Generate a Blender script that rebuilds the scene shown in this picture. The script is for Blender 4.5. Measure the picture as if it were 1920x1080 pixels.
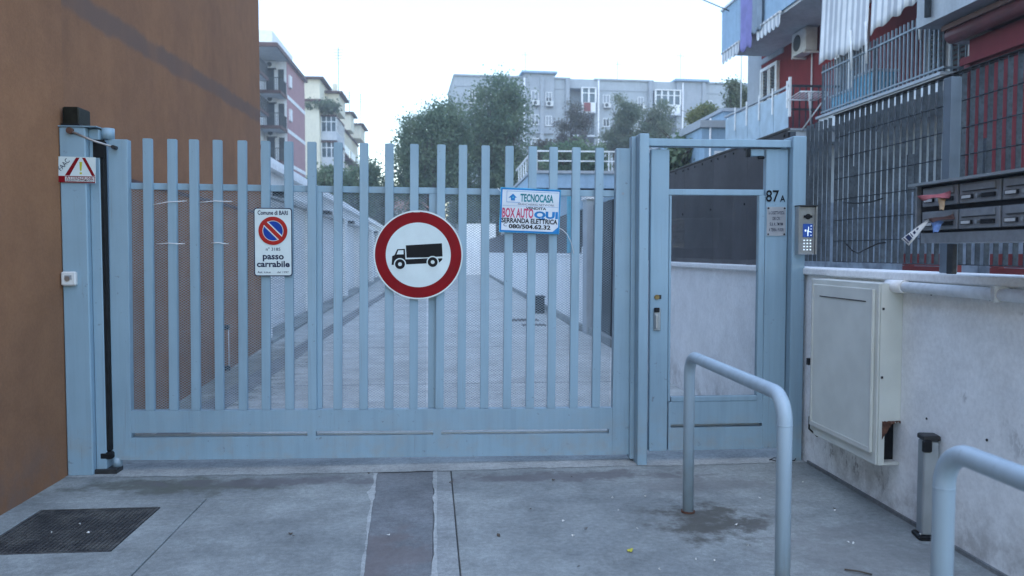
import bpy, math, random
import numpy as np
from mathutils import Vector, Matrix
R = math.radians
random.seed(7)
rng = np.random.default_rng(7)
scene = bpy.context.scene
for o in list(bpy.data.objects):
    bpy.data.objects.remove(o)
col = scene.collection

# ------------------------------------------------------------------ camera
F = 1480.0                       # focal length in pixels of the 1920 px photograph
CAM = Vector((0, 0, 1.37))
YAW = math.atan(120 / F)
PITCH = -math.atan(67 / F)
cam = bpy.data.cameras.new('camera')
cam.sensor_width = 36
cam.lens = F / 1920 * 36
cam.clip_start = 0.05
cam.clip_end = 3000
cam.dof.use_dof = True
cam.dof.focus_distance = 5.0
cam.dof.aperture_fstop = 2.8
camo = bpy.data.objects.new('camera', cam)
col.objects.link(camo)
camo.location = CAM
camo.rotation_euler = (R(90) + PITCH, 0, -YAW)
scene.camera = camo

# ------------------------------------------------------------------ sky, sun, exposure
world = bpy.data.worlds.new('World')
scene.world = world
world.use_nodes = True
wn = world.node_tree
sky = wn.nodes.new('ShaderNodeTexSky')
sky.sky_type = 'NISHITA'
sky.sun_disc = False
SUN_EL, SUN_AZ = R(66), R(185)       # azimuth from +Y, clockwise
sky.sun_elevation = SUN_EL
sky.sun_rotation = SUN_AZ
sky.air_density = 1.3
sky.dust_density = 0.6
sky.ozone_density = 0.6
wn.links.new(sky.outputs[0], wn.nodes['Background'].inputs[0])
wn.nodes['Background'].inputs[1].default_value = 0.15
sl = bpy.data.lights.new('sun', 'SUN')
sl.energy = 0.06
sl.angle = R(100)
sl.color = (1.0, 0.95, 0.88)
so = bpy.data.objects.new('sun', sl)
col.objects.link(so)
sd = Vector((math.sin(SUN_AZ) * math.cos(SUN_EL), math.cos(SUN_AZ) * math.cos(SUN_EL), math.sin(SUN_EL)))
so.rotation_euler = sd.to_track_quat('Z', 'Y').to_euler()
so.location = (0, 0, 30)
vs = scene.view_settings
vs.view_transform = 'Standard'
vs.look = 'None'
vs.gamma = 1
vs.use_curve_mapping = False
vs.exposure = 1.65
scene.render.engine = 'CYCLES'

# ------------------------------------------------------------------ survey helpers: where a sight line meets a plane of the place
_fw = Vector((math.sin(YAW) * math.cos(PITCH), math.cos(YAW) * math.cos(PITCH), math.sin(PITCH)))
_rt = Vector((math.cos(YAW), -math.sin(YAW), 0))
_up = _rt.cross(_fw)
def _at(x, y, ax, v):
    d = _fw + _rt * ((x - 960) / F) - _up * ((y - 540) / F)
    return CAM + d * ((v - CAM[ax]) / d[ax])
def PX(x, y, v): return _at(x, y, 0, v)
def PY(x, y, v): return _at(x, y, 1, v)
def PZ(x, y, v=0.0): return _at(x, y, 2, v)

# ------------------------------------------------------------------ materials
MATS = {}
class NT:
    def __init__(s, name):
        s.m = bpy.data.materials.new(name)
        s.m.use_nodes = True
        s.t = s.m.node_tree
        s.b = s.t.nodes['Principled BSDF']
        MATS[name] = s.m
        s._pos = None
    def n(s, ty, **kw):
        nd = s.t.nodes.new(ty)
        for k, v in kw.items(): setattr(nd, k, v)
        return nd
    def l(s, a, b): s.t.links.new(a, b)
    def put(s, sock, v):
        if hasattr(v, 'links') or isinstance(v, bpy.types.NodeSocket): s.l(v, sock)
        elif isinstance(v, (tuple, list)) and len(v) == 3 and sock.type == 'RGBA': sock.default_value = (*v, 1)
        else: sock.default_value = v
    def pos(s):
        if s._pos is None: s._pos = s.n('ShaderNodeNewGeometry').outputs['Position']
        return s._pos
    def xyz(s):
        x = s.n('ShaderNodeSeparateXYZ'); s.l(s.pos(), x.inputs[0]); return x.outputs
    def scale(s, v, sc):
        m = s.n('ShaderNodeVectorMath', operation='MULTIPLY'); s.put(m.inputs[0], v); m.inputs[1].default_value = sc; return m.outputs[0]
    def noise(s, sc, det=4, rough=.55, vec=None, dist=0):
        t = s.n('ShaderNodeTexNoise'); t.inputs['Scale'].default_value = sc; t.inputs['Detail'].default_value = det
        t.inputs['Roughness'].default_value = rough; t.inputs['Distortion'].default_value = dist
        s.put(t.inputs['Vector'], vec if vec is not None else s.pos()); return t.outputs['Fac']
    def vor(s, sc, feature='F1', vec=None):
        t = s.n('ShaderNodeTexVoronoi', feature=feature); t.inputs['Scale'].default_value = sc
        s.put(t.inputs['Vector'], vec if vec is not None else s.pos()); return t.outputs[0]
    def math(s, op, a, b=0.0, c=False):
        m = s.n('ShaderNodeMath', operation=op, use_clamp=c); s.put(m.inputs[0], a); s.put(m.inputs[1], b); return m.outputs[0]
    def ramp(s, v, lo, hi, a=0.0, b=1.0):
        m = s.n('ShaderNodeMapRange'); m.interpolation_type = 'SMOOTHSTEP'
        s.put(m.inputs[0], v); m.inputs[1].default_value = lo; m.inputs[2].default_value = hi
        m.inputs[3].default_value = a; m.inputs[4].default_value = b; return m.outputs[0]
    def mix(s, f, a, b):
        m = s.n('ShaderNodeMix', data_type='RGBA'); s.put(m.inputs[0], f); s.put(m.inputs[6], a); s.put(m.inputs[7], b); return m.outputs[2]
    def mul(s, c, v):
        m = s.n('ShaderNodeMix', data_type='RGBA', blend_type='MULTIPLY'); m.inputs[0].default_value = 1
        s.put(m.inputs[6], c)
        cc = s.n('ShaderNodeCombineColor'); [s.put(cc.inputs[i], v) for i in range(3)]
        s.l(cc.outputs[0], m.inputs[7]); return m.outputs[2]
    def bump(s, h, st=.2, d=.01):
        b = s.n('ShaderNodeBump'); b.inputs['Strength'].default_value = st; b.inputs['Distance'].default_value = d
        s.put(b.inputs['Height'], h); s.l(b.outputs[0], s.b.inputs['Normal'])
    def fin(s, c, rough=.5, metal=0.0, spec=.5):
        s.put(s.b.inputs['Base Color'], c); s.put(s.b.inputs['Roughness'], rough)
        s.b.inputs['Metallic'].default_value = metal; s.b.inputs['Specular IOR Level'].default_value = spec
        return s.m

def plain(name, c, rough=.5, metal=0.0, var=.12, sc=6, bump=0, spec=None):
    if spec is None: spec = .12 if (name.startswith(('sign_', 'ink_', 'paper', 'black', 'smoked', 'mailbox_case', 'sheet_'))) else .4
    s = NT(name)
    v = s.ramp(s.noise(sc, 5), .3, .7, 1 - var, 1 + var)
    cc = s.mul(c, v)
    if bump: s.bump(s.noise(sc * 12, 3), bump, .004)
    return s.fin(cc, rough, metal, spec)

def paint(name, c, rough=.42):
    s = NT(name)
    v = s.ramp(s.noise(1.7, 5), .3, .7, .93, 1.06)
    streak = s.ramp(s.noise(1.0, 5, .6, s.scale(s.pos(), (26, 26, 1.6))), .35, .75, 1.0, .90)
    c2 = s.mul(s.mul(c, v), streak)
    z = s.xyz()[2]
    low = s.math('MULTIPLY', s.ramp(z, .03, .5, 1, 0), s.ramp(s.noise(7, 6, .65), .42, .72, 0, .55))
    c2 = s.mix(low, c2, (.30, .30, .28))
    chips = s.math('MULTIPLY', s.ramp(s.noise(30, 4, .6), .655, .70), s.ramp(s.noise(2.5, 2), .46, .60))
    c2 = s.mix(s.math('MULTIPLY', chips, .55), c2, (.13, .135, .14))
    drip = s.math('MULTIPLY', s.ramp(s.noise(1, 5, .65, s.scale(s.pos(), (60, 60, 2.2))), .60, .72, 0, .30), s.ramp(s.noise(1.3, 3), .40, .62))
    c2 = s.mix(drip, c2, (.17, .15, .13))
    s.bump(s.noise(160, 2), .06, .002)
    return s.fin(c2, s.ramp(s.noise(9, 4), .3, .7, rough - .07, rough + .12), 0, .45)

def concrete(name, base, dark, spots=(), tint=None, fine=1.0):
    s = NT(name)
    p = s.pos()
    big = s.ramp(s.noise(.9, 8, .62, None, .2), .32, .68)
    c = s.mix(big, dark, base)
    mid = s.ramp(s.noise(3.4, 10, .70, s.scale(p, (1, 1.15, 1)), .15), .32, .70, .80, 1.12)
    c = s.mul(c, mid)
    c = s.mul(c, s.ramp(s.noise(34, 6, .75), .3, .7, .80, 1.17))
    c = s.mul(c, s.ramp(s.noise(200, 3, .7), .3, .7, .80, 1.16))
    x, y, z = s.xyz()
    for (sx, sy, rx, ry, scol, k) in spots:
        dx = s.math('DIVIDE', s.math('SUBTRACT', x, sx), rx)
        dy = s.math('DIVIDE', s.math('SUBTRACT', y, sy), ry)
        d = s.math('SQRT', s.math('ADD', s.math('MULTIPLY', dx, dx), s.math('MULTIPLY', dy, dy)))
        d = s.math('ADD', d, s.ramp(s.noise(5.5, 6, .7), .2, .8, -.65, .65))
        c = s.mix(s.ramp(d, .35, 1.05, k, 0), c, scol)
    # pale trodden crumbs and dark gum spots
    sp = s.ramp(s.vor(23), .0, .085, 1, 0)
    c = s.mix(s.math('MULTIPLY', sp, s.ramp(s.noise(1.9, 2), .5, .6, 0, .5)), c, (.07, .07, .075))
    wp = s.ramp(s.vor(31, vec=s.scale(p, (1.1, .9, 1))), .0, .06, 1, 0)
    c = s.mix(s.math('MULTIPLY', wp, s.ramp(s.noise(2.7, 2), .54, .62, 0, .55)), c, (.5, .5, .48))
    h = s.math('ADD', s.noise(240, 3, .6), s.math('MULTIPLY', s.noise(20, 4), 1.5))
    s.bump(h, .22 * fine, .004)
    return s.fin(c, s.ramp(s.noise(5, 5), .3, .7, .62, .9), 0, .35)

def plaster(name, c, c2, bump=.3, grain=70, streak=.12, base_dirt=None):
    s = NT(name)
    p = s.pos()
    v = s.ramp(s.noise(.8, 6, .6), .3, .7)
    cc = s.mix(v, c, c2)
    cc = s.mul(cc, s.ramp(s.noise(5, 6, .65), .3, .7, .93, 1.06))
    st = s.ramp(s.noise(1, 6, .6, s.scale(p, (7, 7, .45))), .45, .8, 1, 1 - streak)
    cc = s.mul(cc, st)
    cc = s.mul(cc, s.ramp(s.noise(grain, 3, .6), .3, .7, .94, 1.05))
    if base_dirt:
        z = s.xyz()[2]
        k = s.math('MULTIPLY', s.ramp(z, .0, .45, 1, 0), s.ramp(s.noise(4, 7, .7), .40, .66, 0, .75))
        cc = s.mix(k, cc, base_dirt)
    s.bump(s.noise(grain, 4, .7), bump, .004)
    return s, cc

BLUE = (.255, .375, .455)
paint('gate_paint', BLUE)
paint('rail_paint', (.36, .46, .53), .36)
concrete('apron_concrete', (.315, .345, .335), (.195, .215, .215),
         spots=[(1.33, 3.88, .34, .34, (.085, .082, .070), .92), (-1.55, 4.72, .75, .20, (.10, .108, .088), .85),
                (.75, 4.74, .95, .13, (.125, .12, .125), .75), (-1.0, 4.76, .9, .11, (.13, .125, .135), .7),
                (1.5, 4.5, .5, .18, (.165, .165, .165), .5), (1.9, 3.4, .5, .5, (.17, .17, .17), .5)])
concrete('strip_concrete', (.20, .215, .222), (.15, .162, .168), spots=[(-.3, 3.5, .22, .5, (.15, .125, .12), .6)])
concrete('band_concrete', (.33, .355, .35), (.23, .25, .25))
concrete('mortar', (.46, .49, .48), (.31, .335, .33))
concrete('threshold_concrete', (.44, .46, .45), (.33, .345, .34))
concrete('dust_skim', (.43, .455, .445), (.29, .31, .305))
concrete('drive_concrete', (.48, .51, .50), (.38, .405, .395), spots=[(-2.3, 9, .7, 4, (.14, .145, .12), .8)])
concrete('asphalt', (.06, .06, .062), (.04, .04, .042))
# terracotta plaster with a darker greyish band running across it
s, cc = plaster('terracotta_plaster', (.305, .148, .074), (.245, .122, .066), .55, 60, .07, (.20, .13, .10))
x, y, z = s.xyz()
dd = s.math('SUBTRACT', s.math('SUBTRACT', z, 3.019), s.math('MULTIPLY', s.math('SUBTRACT', y, 5.573), .0495))
dd = s.math('ADD', dd, s.ramp(s.noise(2.5, 5), .2, .8, -.03, .03))
k = s.math('MULTIPLY', s.ramp(s.math('ABSOLUTE', dd), .055, .115, 1, 0), s.ramp(s.noise(1.3, 3), .2, .6, .5, .85))
s.fin(s.mix(k, cc, (.165, .108, .085)), .92, 0, .2)
s, cc = plaster('white_render', (.84, .86, .86), (.79, .81, .815), .25, 50, .06, (.33, .32, .31))
x, y, z = s.xyz()
sc_ = s.math('MULTIPLY', s.ramp(s.noise(1, 7, .72, s.scale(s.pos(), (9, 9, 5))), .62, .72, 0, .35), s.ramp(s.noise(1.1, 2), .48, .60))
cc = s.mix(sc_, cc, (.26, .26, .26))
for (sy, sz, ry, rz2, k_) in ((4.35, .16, .22, .11, .8), (4.62, .14, .10, .09, .75), (4.05, .14, .12, .10, .6), (2.95, .62, .22, .16, .4), (3.35, .72, .06, .05, .5), (3.0, 1.12, .05, .02, .6)):
    dy = s.math('DIVIDE', s.math('SUBTRACT', y, sy), ry); dz = s.math('DIVIDE', s.math('SUBTRACT', z, sz), rz2)
    d = s.math('SQRT', s.math('ADD', s.math('MULTIPLY', dy, dy), s.math('MULTIPLY', dz, dz)))
    f_ = s.math('MULTIPLY', s.ramp(d, .3, 1.1, k_, 0), s.ramp(s.noise(13, 7, .75, s.scale(s.pos(), (1, 1.6, .8))), .50, .60))
    cc = s.mix(f_, cc, (.20, .20, .20))
s.fin(cc, .85, 0, .25)
for nm, a, b in (('mauve_plaster', (.42, .25, .26), (.39, .23, .245)), ('cream_plaster', (.78, .73, .57), (.73, .68, .53)),
                 ('grey_plaster', (.40, .435, .455), (.36, .395, .42)), ('chalk_plaster', (.84, .85, .85), (.78, .79, .80)),
                 ('paleblue_plaster', (.30, .42, .54), (.27, .39, .51)), ('red_plaster', (.21, .028, .032), (.18, .026, .030)),
                 ('wing_red', (.15, .024, .030), (.125, .021, .027)), ('house_grey', (.37, .40, .43), (.33, .36, .39)), ('slab_white', (.62, .64, .66), (.52, .55, .58)),
                 ('garage_white', (.86, .87, .86), (.82, .83, .82))):
    s, cc = plaster(nm, a, b, .15, 30, .14)
    s.fin(cc, .88, 0, .25)
plain('black_plastic', (.012, .013, .015), .42, 0, .2, 20)
plain('black_rubber', (.010, .011, .012), .6, 0, .3, 14)
plain('smoked_cover', (.014, .014, .010), .25, 0, .4, 22)
plain('dark_metal', (.035, .036, .038), .5, .4, .25, 18)
plain('window_dark', (.030, .040, .050), .12, 0, .3, 2)
plain('glass_far', (.075, .11, .13), .15, 0, .4, 1.5)
plain('shutter_grey', (.27, .30, .33), .6, 0, .1, 3)
plain('shutter_dark', (.045, .055, .06), .6, 0, .2, 3)
plain('white_metal', (.75, .76, .76), .4, 0, .08, 8)
plain('ac_white', (.60, .61, .60), .5, 0, .10, 8)
plain('brown_trim', (.10, .055, .05), .7, 0, .15, 4)
plain('wing_red_metal', (.10, .022, .026), .5, 0, .2, 5)
plain('red_metal', (.20, .035, .035), .45, 0, .15, 5)
plain('rust', (.10, .045, .028), .9, 0, .4, 30, .5)
plain('beige_metal', (.60, .62, .575), .45, 0, .06, 5)
plain('beige_metal_dark', (.56, .57, .53), .5, 0, .06, 5)
plain('aluminium', (.36, .39, .41), .42, .7, .08, 10)
plain('stainless', (.44, .45, .46), .34, .9, .06, 40)
plain('mailbox_steel', (.25, .265, .285), .42, .35, .10, 30)
plain('mailbox_case', (.02, .021, .024), .5, .2, .2, 20)
plain('card_white', (.55, .56, .56), .6, 0, .1, 40)
plain('sign_white', (.60, .68, .68), .38, 0, .05, 8)
plain('sign_red', (.20, .002, .006), .5, 0, .10, 9)
plain('sign_orange_red', (.36, .02, .015), .4, 0, .1, 12)
plain('sign_blue', (.008, .045, .27), .4, 0, .1, 12)
plain('sign_black', (.006, .006, .008), .45, 0, .1, 9)
plain('sign_navy', (.012, .020, .055), .45, 0, .1, 9)
plain('sign_grey_back', (.42, .43, .45), .4, .6, .1, 9)
plain('sheet_white', (.62, .66, .70), .45, 0, .06, 14)
plain('ink_blue', (.02, .19, .46), .5, 0, .12, 20)
plain('ink_teal', (.02, .20, .24), .5, 0, .2, 20)
plain('ink_pink', (.50, .075, .15), .5, 0, .25, 30)
plain('ink_cyan', (.10, .38, .56), .5, 0, .25, 14)
plain('yellow_mark', (.42, .44, .03), .5, 0, .1, 10)
plain('zip_white', (.72, .72, .72), .5, 0, .05, 10)
plain('steel_rod', (.40, .37, .35), .4, .8, .25, 30)
plain('brass', (.22, .16, .07), .4, .8, .2, 40)
plain('tarp_turquoise', (.03, .36, .50), .5, 0, .2, 5)
plain('cloth_violet', (.20, .19, .42), .8, 0, .15, 3)
plain('cloth_slate', (.20, .25, .31), .8, 0, .15, 3)
plain('bark', (.085, .07, .055), .95, 0, .3, 6, .6)
plain('dry_leaf', (.50, .48, .06), .7, 0, .2, 40)
plain('paper', (.66, .66, .63), .7, 0, .1, 40)
plain('paper_red', (.36, .12, .14), .6, 0, .35, 30)
plain('paper_cream', (.42, .30, .18), .7, 0, .3, 30)
plain('paper_blue', (.20, .32, .62), .6, 0, .4, 40)
plain('post_metal', (.13, .165, .20), .5, .2, .15, 4)
plain('picket_grey', (.20, .24, .28), .5, .2, .15, 6)
plain('net_grey', (.26, .30, .34), .7, 0, .35, 7)
plain('terracotta_tile', (.34, .16, .11), .8, 0, .2, 4)
plain('frosted_panel', (.34, .44, .52), .35, 0, .12, 4)
# galvanised steel with its cloudy spangle
s = NT('galvanised')
g = s.ramp(s.vor(60), 0, .8, .72, 1.15)
c = s.mul(s.mul((.046, .058, .072), g), s.ramp(s.noise(6, 6, .7), .3, .7, .62, 1.25))
s.fin(c, s.ramp(s.noise(14, 4), .3, .7, .5, .72), .2, .3)
# dark shading sheet of woven net
s = NT('shade_sheet')
c = s.mul((.052, .050, .056), s.ramp(s.noise(2.2, 6, .65), .3, .7, .75, 1.35))
c = s.mix(s.math('MULTIPLY', s.ramp(s.noise(1, 6, .7, s.scale(s.pos(), (3, 1.5, 16))), .60, .70, 0, .35), s.ramp(s.noise(2, 2), .45, .6)), c, (.13, .13, .14))
s.bump(s.noise(300, 2), .3, .002)
s.fin(c, .62, 0, .4)
# striped awning cloth
s = NT('awning_stripe')
y = s.xyz()[1]
w = s.math('FRACT', s.math('MULTIPLY', y, 4.6))
st = s.math('MULTIPLY', s.ramp(w, .0, .04), s.ramp(w, .46, .50, 1, 0))
c = s.mix(st, (.68, .69, .70), (.40, .42, .46))
s.fin(s.mul(c, s.ramp(s.noise(2, 5), .3, .7, .9, 1.05)), .85, 0, .2)
# cast iron cover with dirt
s = NT('cast_iron')
c = s.mix(s.ramp(s.noise(6, 7, .7), .38, .68), (.050, .050, .052), (.125, .122, .112))
c = s.mul(c, s.ramp(s.noise(60, 3), .3, .7, .75, 1.2))
s.bump(s.noise(80, 4), .3, .004)
s.fin(c, .72, .25, .4)
# thin clear pane
s = NT('pane_glass')
gl = s.n('ShaderNodeBsdfGlossy'); gl.inputs['Roughness'].default_value = .02
tr = s.n('ShaderNodeBsdfTransparent'); tr.inputs[0].default_value = (.97, .98, .985, 1)
fr = s.n('ShaderNodeFresnel'); fr.inputs[0].default_value = 1.5
mx = s.n('ShaderNodeMixShader')
s.l(fr.outputs[0], mx.inputs[0]); s.l(tr.outputs[0], mx.inputs[1]); s.l(gl.outputs[0], mx.inputs[2])
s.l(mx.outputs[0], s.t.nodes['Material Output'].inputs[0])
def glow(name, c, st):
    s = NT(name); s.fin(c, .4)
    s.b.inputs['Emission Color'].default_value = (*c, 1); s.b.inputs['Emission Strength'].default_value = st
glow('screen_blue', (.015, .06, .26), .10)
glow('key_light', (.75, .88, 1.0), .22)
def foliage(name, a, b, c):
    s = NT(name)
    r = s.n('ShaderNodeNewGeometry').outputs['Random Per Island']
    cc = s.mix(s.ramp(r, 0, 1), a, b)
    cc = s.mix(s.ramp(s.noise(.8, 4, .6), .44, .60), cc, c)
    s.fin(cc, .62, 0, .3)
    s.b.inputs['Subsurface Weight'].default_value = 0
    tl = s.n('ShaderNodeBsdfTranslucent'); s.l(cc, tl.inputs[0])
    mx = s.n('ShaderNodeMixShader'); mx.inputs[0].default_value = .5
    s.l(s.b.outputs[0], mx.inputs[1]); s.l(tl.outputs[0], mx.inputs[2])
    s.l(mx.outputs[0], s.t.nodes['Material Output'].inputs[0])
foliage('leaf_dark', (.085, .145, .095), (.145, .21, .125), (.19, .25, .15))
foliage('leaf_olive', (.12, .165, .105), (.18, .22, .135), (.21, .235, .15))
foliage('leaf_bright', (.12, .16, .055), (.19, .22, .08), (.24, .25, .10))
foliage('leaf_brown', (.12, .12, .10), (.17, .165, .12), (.18, .16, .15))

# ------------------------------------------------------------------ mesh builder
class B:
    def __init__(s): s.v = []; s.f = []; s.sm = []
    def add(s, vs_, fs, smooth=False):
        o = len(s.v); s.v += [tuple(v) for v in vs_]; s.f += [tuple(i + o for i in f) for f in fs]; s.sm += [smooth] * len(fs); return s
    def box(s, x0, x1, y0, y1, z0, z1):
        if x0 > x1: x0, x1 = x1, x0
        if y0 > y1: y0, y1 = y1, y0
        if z0 > z1: z0, z1 = z1, z0
        return s.add([(x0, y0, z0), (x1, y0, z0), (x1, y1, z0), (x0, y1, z0), (x0, y0, z1), (x1, y0, z1), (x1, y1, z1), (x0, y1, z1)],
                     [(0, 3, 2, 1), (4, 5, 6, 7), (0, 1, 5, 4), (1, 2, 6, 5), (2, 3, 7, 6), (3, 0, 4, 7)])
    def cbox(s, x0, x1, y0, y1, z0, z1, c):
        # box whose vertical edges and top are chamfered
        if x0 > x1: x0, x1 = x1, x0
        if y0 > y1: y0, y1 = y1, y0
        if z0 > z1: z0, z1 = z1, z0
        def ring(i, z): return [(x0 + c + i, y0 + i, z), (x1 - c - i, y0 + i, z), (x1 - i, y0 + c + i, z), (x1 - i, y1 - c - i, z), (x1 - c - i, y1 - i, z), (x0 + c + i, y1 - i, z), (x0 + i, y1 - c - i, z), (x0 + i, y0 + c + i, z)]
        vs_ = ring(c, z0) + ring(0, z0 + c) + ring(0, z1 - c) + ring(c, z1)
        fs = [tuple(range(7, -1, -1)), tuple(range(24, 32))]
        for k in range(3):
            for i in range(8):
                j = (i + 1) % 8; fs.append((k * 8 + i, k * 8 + j, k * 8 + 8 + j, k * 8 + 8 + i))
        return s.add(vs_, fs)
    def prism(s, poly, axis, a, b):
        # poly: 2D points counter-clockwise; axis 0/1/2 = extrusion axis
        n = len(poly)
        def p3(p, t): return {0: (t, p[0], p[1]), 1: (p[0], t, p[1]), 2: (p[0], p[1], t)}[axis]
        vs_ = [p3(p, a) for p in poly] + [p3(p, b) for p in poly]
        fs = [tuple(range(n)), tuple(range(2 * n - 1, n - 1, -1))]
        for i in range(n):
            j = (i + 1) % n; fs.append((i, i + n, j + n, j))
        return s.add(vs_, fs)
    def tube(s, pts, r, n=10, cap=True):
        pts = [Vector(p) for p in pts]; rs = r if isinstance(r, (list, tuple)) else [r] * len(pts)
        vs_ = []; up = None
        for i, p in enumerate(pts):
            t = (pts[min(i + 1, len(pts) - 1)] - pts[max(i - 1, 0)]).normalized()
            if up is None: up = t.orthogonal().normalized()
            up = (up - t * up.dot(t)).normalized(); sd_ = t.cross(up)
            for k in range(n):
                a = 2 * math.pi * k / n; vs_.append(p + (up * math.cos(a) + sd_ * math.sin(a)) * rs[i])
        fs = []
        for i in range(len(pts) - 1):
            for k in range(n):
                j = (k + 1) % n; fs.append((i * n + k, i * n + j, (i + 1) * n + j, (i + 1) * n + k))
        s.add(vs_, fs, True)
        if cap:
            o = len(s.v) - len(vs_)
            s.f += [tuple(o + k for k in range(n - 1, -1, -1)), tuple(o + len(vs_) - n + k for k in range(n))]; s.sm += [False, False]
        return s
    def disc(s, c, r, y0, y1, n=48, r0=0):
        # disc or ring in the x-z plane facing -y
        cx, cz = c
        if r0 == 0:
            return s.prism([(cx + r * math.cos(2 * math.pi * i / n), cz + r * math.sin(2 * math.pi * i / n)) for i in range(n)], 1, y0, y1)
        vs_ = []; fs = []
        for (rr, yy) in ((r, y0), (r0, y0), (r0, y1), (r, y1)):
            vs_ += [(cx + rr * math.cos(2 * math.pi * i / n), yy, cz + rr * math.sin(2 * math.pi * i / n)) for i in range(n)]
        for k in range(4):
            for i in range(n):
                j = (i + 1) % n; q = (k + 1) % 4; fs.append((k * n + i, k * n + j, q * n + j, q * n + i))
        return s.add(vs_, fs)
    def mesh(s, name, mat):
        me = bpy.data.meshes.new(name); me.from_pydata(s.v, [], s.f)
        me.polygons.foreach_set('use_smooth', s.sm)
        if mat: me.materials.append(MATS[mat])
        me.update(); return me
    def build(s, name, mat, parent=None, bevel=0, seg=2):
        return link(name, s.mesh(name, mat), parent, bevel, seg)

import bmesh
def link(name, me, parent=None, bevel=0, seg=2):
    bm = bmesh.new(); bm.from_mesh(me); bmesh.ops.recalc_face_normals(bm, faces=bm.faces)
    if bevel:
        es = [e for e in bm.edges if len(e.link_faces) == 2 and e.calc_face_angle(0) > .6]
        bmesh.ops.bevel(bm, geom=es, offset=bevel, segments=seg, affect='EDGES', profile=.6, clamp_overlap=True)
    bm.to_mesh(me); bm.free()
    return lnk(name, me, parent)
def lnk(name, me, parent=None):
    o = bpy.data.objects.new(name, me); col.objects.link(o)
    if parent is not None:
        o.parent = parent
        root = parent
        while root.parent is not None: root = root.parent
        if not root.get('_local'):
            o.matrix_parent_inverse = wm(parent).inverted()
    return o
def wm(o):
    l = Matrix.LocRotScale(o.location, o.rotation_euler, o.scale)
    return (wm(o.parent) @ o.matrix_parent_inverse @ l) if o.parent else l
def tag(o, label, cat, group=None):
    o['label'] = label; o['category'] = cat
    if group: o['group'] = group
    return o
def struct(o):
    o['kind'] = 'structure'; return o
def thing(name, label, cat, loc=(0, 0, 0), rot=(0, 0, 0), group=None, local=False):
    o = bpy.data.objects.new(name, None); col.objects.link(o); o.location = loc; o.rotation_euler = rot
    o.empty_display_size = .1
    if local: o['_local'] = 1
    return tag(o, label, cat, group)
def copy_tree(o, parent=None, shift=None):
    c = o.copy(); col.objects.link(c); c.parent = parent
    for ch in o.children: copy_tree(ch, c)
    return c
def text(body, h, mat, parent, x, z, y=-.002, bold=0.0, xs=1.0, align='CENTER', name='lettering', rot=0.0, width=None):
    cu = bpy.data.curves.new('t', 'FONT'); cu.body = body; cu.size = 1; cu.align_x = align; cu.align_y = 'BOTTOM_BASELINE'
    cu.extrude = 0; cu.offset = bold; cu.resolution_u = 3
    to = bpy.data.objects.new('t', cu); col.objects.link(to)
    dg = bpy.context.evaluated_depsgraph_get(); dg.update()
    me = bpy.data.meshes.new_from_object(to.evaluated_get(dg))
    bpy.data.objects.remove(to); bpy.data.curves.remove(cu)
    n = len(me.vertices); a = np.empty(n * 3); me.vertices.foreach_get('co', a); a = a.reshape(-1, 3)
    sc = h / .72
    if width: xs = width / ((a[:, 0].max() - a[:, 0].min()) * sc)
    X = a[:, 0] * sc * xs; Zc = a[:, 1] * sc
    cr, sr = math.cos(rot), math.sin(rot)
    out = np.stack([X * cr - Zc * sr, np.zeros(n), X * sr + Zc * cr], 1)
    me.vertices.foreach_set('co', out.ravel()); me.materials.clear(); me.materials.append(MATS[mat]); me.update()
    o = bpy.data.objects.new(name, me); col.objects.link(o); o.parent = parent; o.location = (x, y, z)
    return o

# ================================================================== THE SETTING
GY = 5.06                                     # front of the gate bars
XL, XR = -2.33, 2.33                          # alley walls
b = B(); b.add([(-1500, -1500, -.06), (1500, -1500, -.06), (1500, 1500, -.06), (-1500, 1500, -.06)], [(0, 1, 2, 3)])
struct(b.build('ground', 'asphalt'))
apron = struct(B().box(-2.6, 2.7, -2.0, 5.26, -.055, -.026).build('concrete_apron', 'strip_concrete'))
def slab(poly, mat, top=0.0):
    p = B().prism(poly, 2, -.0255, top).build('slab', mat, apron, .003, 1); return p
sl0 = lambda y: -.459 + (5.11 - y) * .0527          # left edge of the dark strip
sl1 = lambda y: -.095 + (5.11 - y) * .014
sl2 = lambda y: .006 + (5.11 - y) * .0215           # the joint
G = [PZ(85, 953), PZ(298, 953), PZ(200, 1037), PZ(-70, 1037)]
gx0, gx1, gy0, gy1 = -2.165, -1.552, 3.70, 4.335
kx = -1.348
# left side: slabs round the iron cover, field, strip, band, right field
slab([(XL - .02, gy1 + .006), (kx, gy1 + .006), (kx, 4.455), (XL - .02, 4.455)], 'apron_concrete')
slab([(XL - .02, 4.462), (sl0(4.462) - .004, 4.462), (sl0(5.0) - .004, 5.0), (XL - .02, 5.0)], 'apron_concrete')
slab([(XL - .02, -2), (gx0 - .006, -2), (gx0 - .006, gy1), (XL - .02, gy1)], 'apron_concrete', .001)
slab([(gx0 - .001, -2), (kx, -2), (kx, gy0 - .006), (gx0 - .001, gy0 - .006)], 'apron_concrete', .001)
slab([(gx1 + .006, gy0), (kx, gy0), (kx, gy1), (gx1 + .006, gy1)], 'apron_concrete')
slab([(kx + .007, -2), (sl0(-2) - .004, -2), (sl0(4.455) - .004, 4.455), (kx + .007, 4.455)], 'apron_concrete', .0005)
slab([(sl0(-2), -2), (sl1(-2), -2), (sl1(5.0), 5.0), (sl0(5.0), 5.0)], 'strip_concrete', -.003)
slab([(sl1(-2) + .002, -2), (sl2(-2), -2), (sl2(5.0), 5.0), (sl1(5.0) + .002, 5.0)], 'band_concrete', -.001)
slab([(sl2(-2) + .006, -2), (XR + .15, -2), (XR + .15, 5.0), (sl2(5.0) + .006, 5.0)], 'apron_concrete')
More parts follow.
